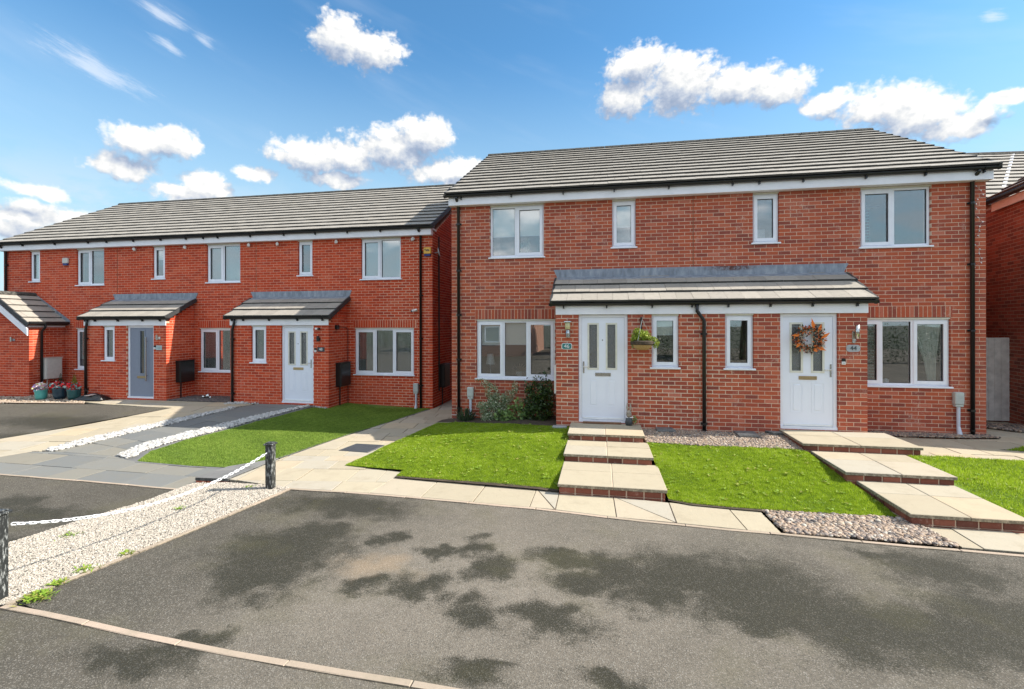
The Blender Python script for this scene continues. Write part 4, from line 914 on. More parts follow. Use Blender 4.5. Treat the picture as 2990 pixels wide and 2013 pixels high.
# porch roof
MB().bbox(PX0-.005, PX1+.005, YP-.025, YP-.002, 2.176, 2.345, .003).build('fascia', M['white_fascia'], H)
MB().box(PX0-.005, PX1+.005, YP-.02, YP+.3, 2.346, 2.36).build('fascia', M['white_fascia'], H)
pp_, Mp = tiled_slope(H, (PX0-.08, YP-.11, 2.385), (1, 0), (0, 1), PX1-PX0+.16, PITCH, 3, .40, .295, 'porch_tile', name='porch_roof', thick=.03)
verge(pp_, Mp, 0, 3, .40, -1); verge(pp_, Mp, PX1-PX0+.16, 3, .40, 1)
gutter(H, PX0-.12, PX1+.12, YP-.028, 2.395, [2.62, 3.45, 4.30, 5.02, 5.66, 6.38, 7.08, 7.80], rad=.05)
downpipe(H, 5.235, YP, 2.35, -.08, ygut=YP-.078, kick=.13, clips=(1.80, .12))
def flashing(house, x0, x1, yw, zb, splay=.12):
    fo = MB(); fo.add([(x0-splay, yw-.012, zb+.20), (x1+splay, yw-.012, zb+.20), (x1+.04, yw-.012, zb+.03), (x0-.04, yw-.012, zb+.03), (x0-splay, yw-.002, zb+.20), (x1+splay, yw-.002, zb+.20), (x1+.04, yw-.002, zb+.03), (x0-.04, yw-.002, zb+.03),
        (x1+.02, yw-.17, zb-.03), (x0-.02, yw-.17, zb-.03), (x1+.02, yw-.17, zb-.045), (x0-.02, yw-.17, zb-.045)],
        [(0, 3, 2, 1), (4, 5, 6, 7), (0, 1, 5, 4), (3, 9, 8, 2), (7, 6, 10, 11), (9, 11, 10, 8), (1, 2, 6, 5), (0, 4, 7, 3), (2, 8, 10, 6), (3, 7, 11, 9)])
    f_ = fo.build('flashing', M['lead'], house)
    x = x0+1.5
    while x < x1: MB().box(x-.004, x+.004, yw-.015, yw-.0125, zb+.03, zb+.2).build('lead_joint', M['lead_plain'], f_); x += 1.45
pzt = 2.385+1.2*math.sin(PITCH)
flashing(H, PX0-.02, PX1+.02, 0, 2.975)
finish_bricks(H); finish_tiles(H)

# ================================================================== the terrace (48, 50 and the next one)
DZ = -.2; TY = 2.17; TP = 1.20; TX0, TX1 = -16.26, -1.244
T = thing('terraced_house', (-8.7, 6, -.3), 'long brighter-red brick terrace on the left, set back, with small separate porches', 'house')
bm_, mm_ = 'brick_red', 'mortar_pink'
def tx(v): return v-TX0
tops = [(-3.376, -2.174, 3.45, 4.65), (-5.365, -4.90, 3.60, 4.65), (-8.45, -7.29, 3.45, 4.65), (-10.39, -9.94, 3.60, 4.65), (-13.29, -12.215, 3.45, 4.65), (-15.17, -14.755, 3.60, 4.65), (-3.575, -1.79, .75, 2.10), (-8.70, -6.93, .75, 2.10), (-13.32, -11.9, .75, 2.10)]
tops = [(a, b_, c+DZ, d+DZ) for a, b_, c, d in tops]
tsold = [(tx(-3.62), tx(-1.72), 2.1+DZ), (tx(-8.76), tx(-6.85), 2.1+DZ), (tx(-13.4), tx(-11.8), 2.1+DZ)]
wall(T, (TX0, TY), (1, 0), (0, -1), TX1-TX0, -.6, 4.75+DZ, [(tx(a), tx(b_), c, d) for a, b_, c, d in tops], tsold, zref=4.65+DZ, mat=bm_, mort=mm_, skips=[(tx(-6.75), tx(-3.82), -1, 2.35), (tx(-11.7), tx(-8.9), -1, 2.35), (tx(-16.2), tx(-13.9), -1, 2.0)])
wall(T, (TX1, TY+.108), (0, 1), (1, 0), 8.092, -.6, 4.75+DZ, name='side_wall', top=(0, 8.092, 7.05+DZ), zref=4.65+DZ, mat=bm_, mort=mm_, phase=1)
MB().box(TX0, TX0+.1, TY+.01, TY+8.2, -.6, 4.75+DZ).build('side_wall', M['far_brick'], T); MB().box(TX0+.1, TX1-.25, TY+8, TY+8.2, -.6, 4.75+DZ).build('rear_wall', M['far_brick'], T)
for xx in (-6.749, -11.708): MB().box(xx-.006, xx+.006, TY-.0035, TY+.02, 3.0, 4.65+DZ).build('movement_joint', M['wood'], T)
room(T, TX0+.26, TX1-.26, TY+.26, TY+4.2, 2.4, 4.7); room(T, TX0+.26, TX1-.26, TY+.26, TY+4.2, -.2, 2.3, 'dark_room')
ven = venetian(); L2 = [(.48, True), (.52, False)]
window(T, -3.376, -2.174, 3.45+DZ, 4.65+DZ, TY, L2, fill=venetian(tilt=1.0)); window(T, -5.365, -4.90, 3.6+DZ, 4.65+DZ, TY, [(1, True)])
window(T, -8.45, -7.29, 3.45+DZ, 4.65+DZ, TY, L2, fill=venetian(tilt=1.05)); window(T, -10.39, -9.94, 3.6+DZ, 4.65+DZ, TY, [(1, True)], fill=roller(.35))
window(T, -13.29, -12.215, 3.45+DZ, 4.65+DZ, TY, L2); window(T, -15.17, -14.755, 3.6+DZ, 4.65+DZ, TY, [(1, True)], fill=roller(.95))
window(T, -3.575, -1.79, .75+DZ, 2.1+DZ, TY, [(.34, True), (.32, False), (.34, True)], fill=venetian(tilt=.6))
window(T, -8.70, -6.93, .75+DZ, 2.1+DZ, TY, [(.34, True), (.32, False), (.34, True)], fill=venetian(tilt=.6))
window(T, -13.32, -11.9, .75+DZ, 2.1+DZ, TY, [(.34, True), (.32, False), (.34, True)], fill=roller(.78, 'curtain'))
MB().bbox(TX0-.02, TX1+.02, TY-.16, TY-.004, 4.65+DZ, 4.815+DZ, .004).build('fascia', M['white_fascia'], T)
MB().box(TX0-.02, TX1+.02, TY-.15, TY+.3, 4.816+DZ, 4.86+DZ).build('fascia', M['white_fascia'], T)
rt_, Mt = tiled_slope(T, (TX0-.05, TY-.24, ez+DZ), (1, 0), (0, 1), TX1-TX0+.10, PITCH, NR, g, .295, 'roof_tile')
verge(rt_, Mt, 0, NR, g, -1); verge(rt_, Mt, TX1-TX0+.10, NR, g, 1)
MB().add([(TX0-.05, ry+TY, rz+DZ), (TX1+.05, ry+TY, rz+DZ), (TX1+.05, 8.5+TY, ez+DZ), (TX0-.05, 8.5+TY, ez+DZ), (TX0-.05, ry+TY, rz+DZ-.1), (TX1+.05, ry+TY, rz+DZ-.1), (TX1+.05, 8.5+TY, ez+DZ-.1), (TX0-.05, 8.5+TY, ez+DZ-.1)], [(0, 1, 2, 3), (4, 7, 6, 5), (0, 4, 5, 1), (3, 2, 6, 7), (1, 5, 6, 2), (0, 3, 7, 4)]).build('roof', M['roof_tile'], T)
ridge(rt_, TX0-.08, TX1+.08, ry+TY+.03, rz+DZ+.01)
gutter(T, TX0-.12, TX1+.12, TY-.16, 4.865+DZ, [-15.2, -13.9, -12.6, -11.9, -10.9, -9.9, -9.0, -8.4, -7.9, -6.8, -5.7, -4.7, -3.7, -2.7, -1.6])
downpipe(T, -1.57, TY, 4.82+DZ, -.38, ygut=TY-.215, clips=(4.0, 2.8, 1.6, .3)); downpipe(T, -16.10, TY, 4.82+DZ, 1.9, ygut=TY-.215, clips=(4.0,))
def porch_t(x0, x1, wx, dx, hand, leafm, style, fillw, pipe):
    o = [(wx[0]-x0, wx[1]-x0, 1.13+DZ, 2.175+DZ), (dx[0]-x0, dx[1]-x0, .05+DZ, 2.175+DZ)]
    wall(T, (x0, TP), (1, 0), (0, -1), x1-x0, -.6, 2.30+DZ, o, name='porch_wall', zref=2.175+DZ, mat=bm_, mort=mm_)
    wall(T, (x0, TY-.004), (0, -1), (-1, 0), TY-TP-.112, -.6, 2.30+DZ, name='porch_side_wall', zref=2.175+DZ, mat=bm_, mort=mm_)
    q = wall(T, (x1, TP+.108), (0, 1), (1, 0), TY-TP-.112, -.6, 2.324+DZ, name='porch_side_wall', zref=2.175+DZ, mat=bm_, mort=mm_, top=None)
    # sloping head of the side wall, stepped under the roof
    for k in range(7):
        z = 2.325+DZ+k*.075
        y = TP+.08+(z-2.30-DZ)/math.tan(PITCH)
        if y < TY-.03: [MB().box(x1-.1, x1-.001, max(y, yy), min(yy+.215, TY-.004), z+.005, z+.07, r=random.random()).build('brick', M[bm_], q) for yy in np.arange(TP+.108-(k % 2)*.1125, TY-.03, .225) if min(yy+.215, TY-.004)-max(y, yy) > .02]; MB().box(x1-.09, x1-.004, y+.02, TY-.004, z-.005, z+.075).build('mortar', M[mm_], q)
    window(T, wx[0], wx[1], 1.13+DZ, 2.175+DZ, TP, [(1, True)], fill=fillw); door(T, dx[0], dx[1], .09+DZ, 2.175+DZ, TP, hand, leafm, style)
    MB().bbox(x0-.005, x1+.005, TP-.025, TP-.002, 2.176+DZ, 2.345+DZ, .003).build('fascia', M['white_fascia'], T)
    room(T, x0+.26, x1-.26, TP+.26, TY, -.2, 2.1, 'dark_room')
    p_, Mq = tiled_slope(T, (x0-.08, TP-.11, 2.385+DZ), (1, 0), (0, 1), x1-x0+.16, PITCH, 3, .40, .295, 'porch_tile', name='porch_roof', thick=.03)
    verge(p_, Mq, 0, 3, .40, -1); verge(p_, Mq, x1-x0+.16, 3, .40, 1)
    gutter(T, x0-.12, x1+.12, TP-.028, 2.395+DZ, [x0+.1, x0+.45, x0+1.25, x0+2.1, x1-.15], rad=.05)
    downpipe(T, pipe, TP, 2.35+DZ, -.22, ygut=TP-.078, kick=-.08, clips=(1.6, .1)); flashing(T, x0-.02, x1+.02, TY, 2.975+DZ)
porch_t(-6.79, -3.80, (-6.135, -5.67), (-5.215, -4.25), 'right', 'white_door', 'two', venetian(tilt=1.0), -6.69)
porch_t(-11.73, -8.885, (-11.08, -10.66), (-10.235, -9.31), 'right', 'grey_door', 'one', venetian(tilt=1.0), -11.63)
# gabled porch of the far house, ridge running front to back
GX0, GX1, GY = -16.22, -13.76, 1.18; gm = (GX0+GX1)/2; gp_ = R(35)
wall(T, (GX0, GY), (1, 0), (0, -1), GX1-GX0, -.6, 2.05, [(.52, 1.30, .93, 1.95)], zref=2.175+DZ, mat=bm_, mort=mm_, name='porch_wall', top=(0, GX1-GX0, 2.05+math.tan(gp_)*(GX1-GX0)/2))
wall(T, (GX1, GY+.108), (0, 1), (1, 0), TY-GY-.112, -.6, 2.05, zref=2.175+DZ, mat=bm_, mort=mm_, name='porch_side_wall')
window(T, GX0+.52, GX0+1.30, .93, 1.95, GY, [(1, True)])
gl_ = ((GX1-GX0)/2+.14)/math.cos(gp_); gz = 2.05+math.tan(gp_)*(GX1-GX0)/2+.02
for sgn, xe in ((1, GX1+.14), (-1, GX0-.14)):
    ze = gz-(abs(xe-gm))*math.tan(gp_); n5 = 5; gg = gl_/n5
    pq, Mq = tiled_slope(T, (xe, GY-.12 if sgn > 0 else TY-.01, ze+.03), (0, sgn), (-sgn, 0), TY-GY+.11, gp_, n5, gg, .295, 'porch_tile', name='porch_roof', thick=.03)
    if sgn > 0: verge(pq, Mq, 0, n5, gg, -1)
    MB().add([(xe, GY-.15, ze-.29), (gm, GY-.15, gz-.29), (gm, GY-.15, gz-.08), (xe, GY-.15, ze-.08), (xe, GY-.12, ze-.29), (gm, GY-.12, gz-.29), (gm, GY-.12, gz-.08), (xe, GY-.12, ze-.08)], [(0, 1, 2, 3), (4, 7, 6, 5), (0, 4, 5, 1), (3, 2, 6, 7), (0, 3, 7, 4)]).build('barge_board', M['white_fascia'], T)
ridge(pq, GY-.12, TY, gm, gz+.04, axis='y')
MB().add([(gm, TY-.014, gz+.12), (GX1+.22, TY-.014, ze+.18), (GX1+.2, TY-.014, ze+.03), (gm, TY-.014, gz-.02), (gm, TY-.002, gz+.12), (GX1+.22, TY-.002, ze+.18), (GX1+.2, TY-.002, ze+.03), (gm, TY-.002, gz-.02)], [(0, 3, 2, 1), (4, 5, 6, 7), (0, 1, 5, 4), (1, 2, 6, 5), (3, 7, 6, 2)]).build('flashing', M['lead'], T)
MB().box(GX1+.01, GX1+.03, GY-.10, TY-.01, 1.93, 2.06).build('fascia', M['white_fascia'], T)
MB().tube([(GX1+.18, GY-.12, 2.06), (GX1+.18, TY-.02, 2.06)], .05, 10).build('gutter', M['black_plastic'], T)
MB().tube([(GX1+.18, GY+.32, 2.03), (GX1+.16, GY+.32, 1.93), (GX1+.05, GY+.30, 1.80), (GX1+.05, GY+.30, -.2)], .034, 12).build('downpipe', M['black_plastic'], T, smooth=True)
finish_bricks(T); finish_tiles(T)

# ================================================================== neighbours on the right and behind
N = thing('neighbouring_house', (12.5, 2, -.2), 'shaded red brick side wall of the next house at the right edge of the photo', 'house')
ud = Vector((.192, .981)).normalized(); P0 = Vector((12.0, 2.0))-ud*1.55; WLn = 6.0
wall(N, tuple(P0+ud*WLn), tuple(-ud), (-ud.y, ud.x), WLn, -.4, 4.62, mat='brick_shaded', mort='mortar_dark', zref=4.5, name='side_wall')
perp = Vector((ud.y, -ud.x))
def quadbox(a, b_, c, d, th, name, mat, par):
    n_ = (Vector(b_)-Vector(a)).cross(Vector(d)-Vector(a)).normalized()*th; vs = [a, b_, c, d]+[tuple(Vector(v)-n_) for v in (a, b_, c, d)]
    return MB().add(vs, [(0, 1, 2, 3), (4, 7, 6, 5), (0, 4, 5, 1), (1, 5, 6, 2), (2, 6, 7, 3), (3, 7, 4, 0)]).build(name, M[mat], par)
def P3(s_, o_, z): v = P0+ud*s_+perp*o_; return (v.x, v.y, z)
fl = 1.55
quadbox(P3(0, -.05, 4.48), P3(fl, -.05, 4.48), P3(fl, -.05, 4.66), P3(0, -.05, 4.66), .03, 'fascia', 'peach_fascia', N)
MB().tube([P3(0, -.14, 4.70), P3(fl+.15, -.14, 4.70)], .055, 10).build('gutter', M['black_plastic'], N)
# wing roof slope facing left, tiles darker in shade
vN = P0+ud*(fl+.05)-perp*.15
tiled_slope(N, (vN.x, vN.y, 4.72), tuple(-ud), tuple(perp), fl+.3, R(33), 11, .345, .295, 'roof_tile')
quadbox(P3(.01, .03, -.4), P3(.01, 6, -.4), P3(.01, 6, 4.6), P3(.01, .03, 4.6), -.2, 'front_wall', 'far_brick', N)
finish_bricks(N, 250); finish_tiles(N, 200)
B = thing('house_behind', (15, 9, -.2), 'beige-tiled roof of a house behind the pair, showing over its right corner', 'house')
d2 = Vector((.9956, .093)); o2 = Vector((9.6, 2.85)); up2 = Vector((-d2.y, d2.x))
tiled_slope(B, (o2.x, o2.y, 5.0), tuple(d2), tuple(up2), 9, R(31), 13, .345, .295, 'roof_tile')
e2 = o2+up2*13*.345*math.cos(R(31)); rz2 = 5.0+13*.345*math.sin(R(31))
rb = MB()
for i in range(20):
    a = e2+d2*(i*.45+.005); c = e2+d2*((i+1)*.45-.005); MB().tube([(a.x, a.y, rz2), (c.x, c.y, rz2)], .12, 8).build('ridge_tile', M['ridge_tile'], B)
w0 = o2+up2*.35
wall(B, tuple(w0), tuple(d2), (up2.x*-1, up2.y*-1), 9, -.4, 5.0, name='wall', zref=4.9)
quadbox((o2.x, o2.y-.03, 4.86), (o2.x+9*d2.x, o2.y+9*d2.y-.03, 4.86), (o2.x+9*d2.x, o2.y+9*d2.y-.03, 5.0), (o2.x, o2.y-.03, 5.0), -.06, 'gutter', 'verge_plastic', B)
# lead valley
quadbox((13.18, 3.57, 5.29), (13.26, 3.55, 5.29), (16.13, 7.23, 7.33), (16.05, 7.25, 7.33), .02, 'valley', 'white_fascia', B)
finish_bricks(B, 200); finish_tiles(B, 250)
GT = thing('garden_gate', (11.2, 1.5, -.13), 'tall grey painted board gate in the gap at the right corner', 'gate')
for i in range(12):
    MB().bbox(10.56+i*.12, 10.56+i*.12+.116, 1.52, 1.54, -.10, 1.68+random.uniform(-.003, .003), .003).build('board', M['fence_grey'], GT)
MB().box(10.56, 11.98, 1.545, 1.585, .2, .3).box(10.56, 11.98, 1.545, 1.585, 1.3, 1.4).build('rail', M['fence_grey'], GT)
# houses across the road (seen only as reflections)
def far_house(x, y, wd, dp, rot, label):
    F_ = thing('detached_house', (x, y, -.3), label, 'house'); F_.rotation_euler = (0, 0, rot)
    def lo(mb, name, mat, par=F_):
        v = np.array(mb.v); me = mb.mesh(name, M[mat]); o = bpy.data.objects.new(name, me); COL.objects.link(o); o.parent = par; return o
    a = wd/2; b = MB(); b.box(-a, a, -dp/2, dp/2, -.3, 4.9); b.add([(-a, dp/2, 4.9), (a, dp/2, 4.9), (0, dp/2, 7.3), (-a, -dp/2, 4.9), (a, -dp/2, 4.9), (0, -dp/2, 7.3)], [(0, 1, 2), (3, 5, 4)]); lo(b, 'wall', 'far_brick')
    b = MB()
    for s_ in (-1, 1): b.add([(s_*(a+.3), -dp/2-.3, 4.7), (s_*(a+.3), dp/2+.3, 4.7), (0, dp/2+.3, 7.45), (0, -dp/2-.3, 7.45), (s_*(a+.3), -dp/2-.3, 4.6), (s_*(a+.3), dp/2+.3, 4.6), (0, dp/2+.3, 7.35), (0, -dp/2-.3, 7.35)], [(0, 1, 2, 3), (4, 7, 6, 5), (0, 4, 5, 1), (1, 5, 6, 2), (3, 7, 4, 0)])
    lo(b, 'roof', 'roof_tile'); b = MB()
    for s_ in (-1, 1): b.add([(s_*(a+.3), dp/2+.31, 4.5), (s_*(a+.3), dp/2+.31, 4.72), (0, dp/2+.31, 7.47), (0, dp/2+.31, 7.2), (s_*(a+.3), dp/2+.34, 4.5), (s_*(a+.3), dp/2+.34, 4.72), (0, dp/2+.34, 7.47), (0, dp/2+.34, 7.2)], [(0, 1, 2, 3), (4, 7, 6, 5), (1, 5, 6, 2), (0, 3, 7, 4)])
    lo(b, 'barge_board', 'white_fascia')
    for wx_ in (-1.8, 1.6):
        for wz in (.9, 3.3):
            b = MB(); frame_ring(b, wx_-.6, wx_+.6, wz, wz+1.2, .07, dp/2+.002, dp/2+.05); o = lo(b, 'window', 'white_upvc'); lo(MB().box(wx_-.53, wx_+.53, dp/2+.003, dp/2+.02, wz+.07, wz+1.13), 'pane', 'black_plastic', o)
far_house(-6.5, -30, 9, 9, 0, 'brick house with white barge boards across the road, seen reflected in the glass')
def foliage(name, centers, n, size, mat, parent=None, rr=(0, 1), **kw):
    """leaf faces spread through ellipsoids; centers: (x,y,z,rx,ry,rz)"""
    c = np.array(centers, float); k = len(c); vol = c[:, 3]*c[:, 4]*c[:, 5]; ch = rng.choice(k, n, p=vol/vol.sum())
    d = rng.normal(size=(n, 3)); d /= np.linalg.norm(d, axis=1)[:, None]; rad = rng.uniform(.35, 1.08, n)**.6
    p = c[ch, :3]+d*rad[:, None]*c[ch, 3:]; s_ = size*rng.uniform(.6, 1.3, n)
    bv = [(-.5, 0, 0), (0, -.28, .06), (.5, 0, 0), (0, .28, .06)]
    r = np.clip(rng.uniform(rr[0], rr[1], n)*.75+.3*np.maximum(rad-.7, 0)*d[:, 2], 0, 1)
    return batch(name, bv, [(0, 1, 2), (0, 2, 3)], p, randrot(n), s_, r, M[mat], parent, **kw)
hd = thing('hedge', (8, -21, -.4), 'clipped dark hedge across the road, seen only reflected in the glass', 'hedge'); foliage('leaves', [(x_, -21, .75, 1.1, .6, 1.25) for x_ in np.arange(1, 26, 1.1)], 30000, .075, 'leaf_dark', hd); hd2 = thing('hedge', (-14, -21, -.4), 'further clipped hedge across the road to the left, seen only reflected in the glass', 'hedge'); foliage('leaves', [(x_, -23, .6, 1.1, .6, 1.1) for x_ in np.arange(-24, -11, 1.1)], 12000, .075, 'leaf_dark', hd2)
def far_tree(x, y, h, label):
    T_ = thing('tree', (x, y, -.5), label, 'tree', 'trees across the road')
    MB().tube([(x, y, -.6), (x+.1, y, h*.4), (x+.2, y+.1, h*.75)], [.25, .17, .05], 10).build('trunk', M['twig'], T_)
    cs = [(x+random.uniform(-1, 1)*h*.22, y+random.uniform(-1, 1)*h*.22, h*random.uniform(.45, .9), h*.16, h*.16, h*.13) for _ in range(14)]
    foliage('crown', cs, 6000, .28, 'leaf_dark', T_)
far_tree(12.5, -25, 7, 'low dark broadleaf tree across the road to the right, reflected in the windows'); far_tree(15.5, -27, 8, 'rightmost dark broadleaf tree across the road, reflected in the windows'); far_tree(6.5, -27, 8, 'dark broadleaf tree across the road, reflected in the windows'); far_tree(10.5, -29, 9, 'taller dark broadleaf tree across the road, reflected in the windows'); far_tree(1.5, -38, 9, 'furthest dark broadleaf tree across the road, reflected in the windows')

# ================================================================== steps
brick_mat('riser_brick', [(0, (.12, .045, .032)), (.5, (.20, .066, .042)), (1, (.28, .10, .065))], .8)
def steps(x_edges, label, key):
    st = thing('garden_steps', ((x_edges[0][0]+x_edges[0][1])/2, -2.5, -.33), label, 'steps')
    for (x0, x1, yb, yf, zt), nxt in x_edges_pairs(x_edges):
        zb = zt-.17; th = .042
        # slabs: two across, two deep
        xm = (x0+x1)/2+random.uniform(-.02, .02); ym = yb+(yf-yb)*.42
        for a, c in ((x0, xm), (xm, x1)):
            for p, q in ((ym, yb), (yf-.02, ym)):
                MB().prism([(a+(.004 if a > x0 else -.02), p+.004), (c-(.004 if c < x1 else -.02), p+.004), (c-(.004 if c < x1 else -.02), q-.004), (a+(.004 if a > x0 else -.02), q-.004)], zt-th, zt+random.uniform(-.002, .002), cham=.006).build('slab', M['buff_slab'], st)
        MB().box(x0+.012, x1-.012, yf+.012, yb-.003, zb-.1, zt-.007).build('mortar_bed', M['mortar_pale'], st)
        x = x0
        while x < x1-.03:
            wd = min(.215, x1-x); MB().bbox(x, x+wd-.008, yf, yf+.1, zt-th-.005-.075, zt-th-.006, .004).build('brick', M['riser_brick'], st); MB().bbox(x, x+wd-.008, yf+.001, yf+.1, zt-th-.165, zt-th-.089, .004).build('brick', M['riser_brick'], st); x += .225
        for sx in (x0, x1):
            y = yf+.11
            while y < yb-.02:
                d_ = min(.215, yb-y); a, c = (sx, sx+.1) if sx == x0 else (sx-.1, sx); MB().bbox(a, c, y, y+d_, zt-th-.08, zt-th-.006, .004).build('brick', M['riser_brick'], st); y += .225
    return st
def x_edges_pairs(l): return [(e, None) for e in l]
steps([(2.775, 4.06, YP-.004, -1.94, .06), (2.775, 4.11, -1.93, -2.86, -.06), (2.78, 4.17, -2.85, -3.96, -.18)], 'flight of three buff slab steps up to the left white door', 0)
steps([(6.56, 8.23, YP-.004, -2.0, .06), (6.68, 7.98, -1.99, -3.12, -.06), (6.82, 7.96, -3.11, -4.28, -.18)], 'flight of three buff slab steps up to the right white door with the wreath', 0)
tag(MB().bbox(2.99, 3.72, YP-.10, YP-.006, .062, .088, .004).build('door_threshold', M['wood']), 'brown timber threshold board below the left white door', 'threshold')
tag(MB().prism([(6.30,-.985),(6.56,-.99),(6.75,-1.12),(6.40,-1.14)], -.02, .03, cham=.004).build('slate_slab', M['dark_edge_slab']), 'dark slate offcut at the back corner of the right flight of steps', 'slab')
# covers and grates
def grate(poly, z, label, mat='metal_cover', bars=10):
    if poly_area(poly) < 0: poly = poly[::-1]
    o = thing('drain_cover', (sum(p[0] for p in poly)/4, sum(p[1] for p in poly)/4, z), label, 'drain cover')
    MB().prism(poly, z-.03, z).build('frame', M[mat], o)
    A, B_, C_, D_ = [Vector(p) for p in poly]; 
    for i in range(bars):
        s_ = (i+.3)/bars; e_ = (i+.8)/bars
        MB().prism([tuple(A.lerp(D_, s_).lerp(B_.lerp(C_, s_), .04)), tuple(A.lerp(D_, s_).lerp(B_.lerp(C_, s_), .96)), tuple(A.lerp(D_, e_).lerp(B_.lerp(C_, e_), .96)), tuple(A.lerp(D_, e_).lerp(B_.lerp(C_, e_), .04))], z, z+.006).build('bar', M['dark_slate' if mat != 'metal_cover' else 'metal_cover'], o)
grate([(-1.398,-2.406),(-0.80,-2.44),(-0.72,-1.917),(-1.33,-1.902)], -.318, 'dark ribbed drain cover in the buff slab path between the houses', 'dark_slate', 14)
grate([(4.37,-1.22),(4.70,-1.18),(4.66,-.92),(4.36,-.93)], .018, 'grey metal cover in the pebble bed nearest the left door', bars=6)
grate([(5.745,-1.38),(6.07,-1.38),(6.10,-1.03),(5.735,-1.04)], .018, 'grey metal cover in the pebble bed nearest the right door', bars=6)
tag(MB().prism([(2.40,-1.17),(2.68,-1.17),(2.68,-1.06),(2.42,-1.06)], -.06, .004, cham=.004).build('slate_slab', M['plate_grey']), 'small grey slab lying in the grass at the top right of the left lawn', 'slab')
tag(MB().box(.08, .40, -.20, -.08, -.24, -.205).build('concrete_block', M['concrete_edging']), 'thin pale concrete slab at the foot of the left drainpipe of the near house', 'slab')
MB().box(-.004, .62, -.006, -.0015, -.062, -.055).build('cable', M['white_paint'], H)

# ================================================================== posts and chain
def post(x, y, ztop, label, rot=.2):
    o = thing('bollard', (x, y, -.33), label, 'post', 'black posts holding the white chain')
    Rz = Matrix.Translation((x, y, 0)) @ Matrix.Rotation(rot, 4, 'Z')
    MB().bbox(-.05, .05, -.05, .05, -.42, ztop-.03, .006).xf(Rz).build('shaft', M['post_black'], o)
    MB().bbox(-.068, .068, -.068, .068, ztop-.028, ztop-.006, .005).bbox(-.05, .05, -.05, .05, ztop-.006, ztop+.006, .004).xf(Rz).build('cap', M['post_black'], o)
    MB().tube([(0, -.05, ztop-.125), (0, -.08, ztop-.125), (0, -.09, ztop-.14)], .006, 8).xf(Rz).build('hook', M['chrome'], o)
t = new_mat('post_black'); n = t.noise(t.vm('MULTIPLY', t.pos, (6, 6, 1.6)), 9, 6, .7); c = t.mix(t.step(n, .50, .66), (.018, .02, .02), (.30, .31, .30)); t.set(t.b.inputs['Base Color'], c); t.set(t.b.inputs['Roughness'], .55)
post(-1.225, -4.482, .33, 'weathered black square post at the far end of the white chain', .1)
post(-1.675, -7.302, .41, 'weathered black square post nearest the camera at the left edge', .1)
CH = thing('chain', (-1.4, -5.9, 0), 'white plastic chain sagging between the two black posts over the gravel', 'chain')
a0 = Vector((-1.23, -4.56, .20)); a1 = Vector((-1.655, -7.24, .28)); npt = 400; curve = []
for i in range(npt+1):
    s_ = i/npt; p = a0.lerp(a1, s_); sag = .86*s_*(1-s_); p.z -= sag; curve.append(p)
cum = [0]
for i in range(npt): cum.append(cum[-1]+(curve[i+1]-curve[i]).length)
pitch_ = .042; nl = int(cum[-1]/pitch_)
def link_mesh():
    mb = MB(); pts = []; l, w_ = .016, .0125
    for j in range(16):
        a = 2*math.pi*j/16; pts.append((math.cos(a)*w_*1.0+(l if math.cos(a) > 0 else -l)*1, math.sin(a)*w_, 0))
    vs = []; n = 6
    for j in range(16):
        p = Vector(pts[j]); d = (Vector(pts[(j+1) % 16])-Vector(pts[j-1])).normalized(); u_ = Vector((0, 0, 1)); v_ = d.cross(u_)
        vs += [p+(u_*math.cos(2*math.pi*k/n)+v_*math.sin(2*math.pi*k/n))*.0042 for k in range(n)]
    mb.add(vs, [(j*n+k, j*n+(k+1) % n, ((j+1) % 16)*n+(k+1) % n, ((j+1) % 16)*n+k) for j in range(16) for k in range(n)]); return mb.mesh('link', M['chain_white'], smooth=True)
lm = link_mesh(); ci_ = 0
for i in range(nl):
    s_ = (i+.5)*pitch_
    while ci_ < npt-1 and cum[ci_+1] < s_: ci_ += 1
    p = curve[ci_].lerp(curve[ci_+1], (s_-cum[ci_])/(cum[ci_+1]-cum[ci_])); d = (curve[ci_+1]-curve[ci_]).normalized()
    o = link('link', lm, tuple(p), CH); q = d.to_track_quat('X', 'Z') ; o.rotation_mode = 'QUATERNION'; from mathutils import Quaternion
    o.rotation_quaternion = q @ Quaternion((1, 0, 0), (i % 2)*R(90)+R(45)+random.uniform(-.3, .3))

# ================================================================== fittings on the walls
def plate(x, z, yw_, wd, h, m0, m1, s_, mt, label, r=.03):
    o = thing('house_number_plate', (x, yw_, z), label, 'number plate')
    def oval(w_, h_, ya, yb, r_):
        mb = MB(); pts = []
        for cx, cz, a0_ in ((w_/2-r_, h_/2-r_, 0), (-w_/2+r_, h_/2-r_, 90), (-w_/2+r_, -h_/2+r_, 180), (w_/2-r_, -h_/2+r_, 270)):
            for k in range(5): a = R(a0_+22.5*k); pts.append((x+cx+math.cos(a)*r_, z+cz+math.sin(a)*r_))
        n = len(pts); mb.add([(p[0], ya, p[1]) for p in pts]+[(p[0], yb, p[1]) for p in pts], [tuple(range(n)), tuple(range(n, 2*n))[::-1]]+[(i, n+i, n+(i+1) % n, (i+1) % n) for i in range(n)]); return mb
    oval(wd, h, yw_-.012, yw_-.002, r).build('backplate', M[m0], o)
    if m1: oval(wd-.02, h-.02, yw_-.016, yw_-.0125, r*.8).build('face', M[m1], o)
    text('digits', s_, h*.85, (x, yw_-.019, z), M[mt], o)
    for sx in (-1, 1): MB().tube([(x+sx*(wd/2-.018), yw_-.019, z), (x+sx*(wd/2-.018), yw_-.012, z)], .004, 8).build('screw', M['chrome'], o)
plate(2.677, 1.553, YP, .20, .125, 'white_paint', 'teal_paint', '46', 'white_paint', 'white-rimmed teal plate reading 46 beside the left white door', .035)
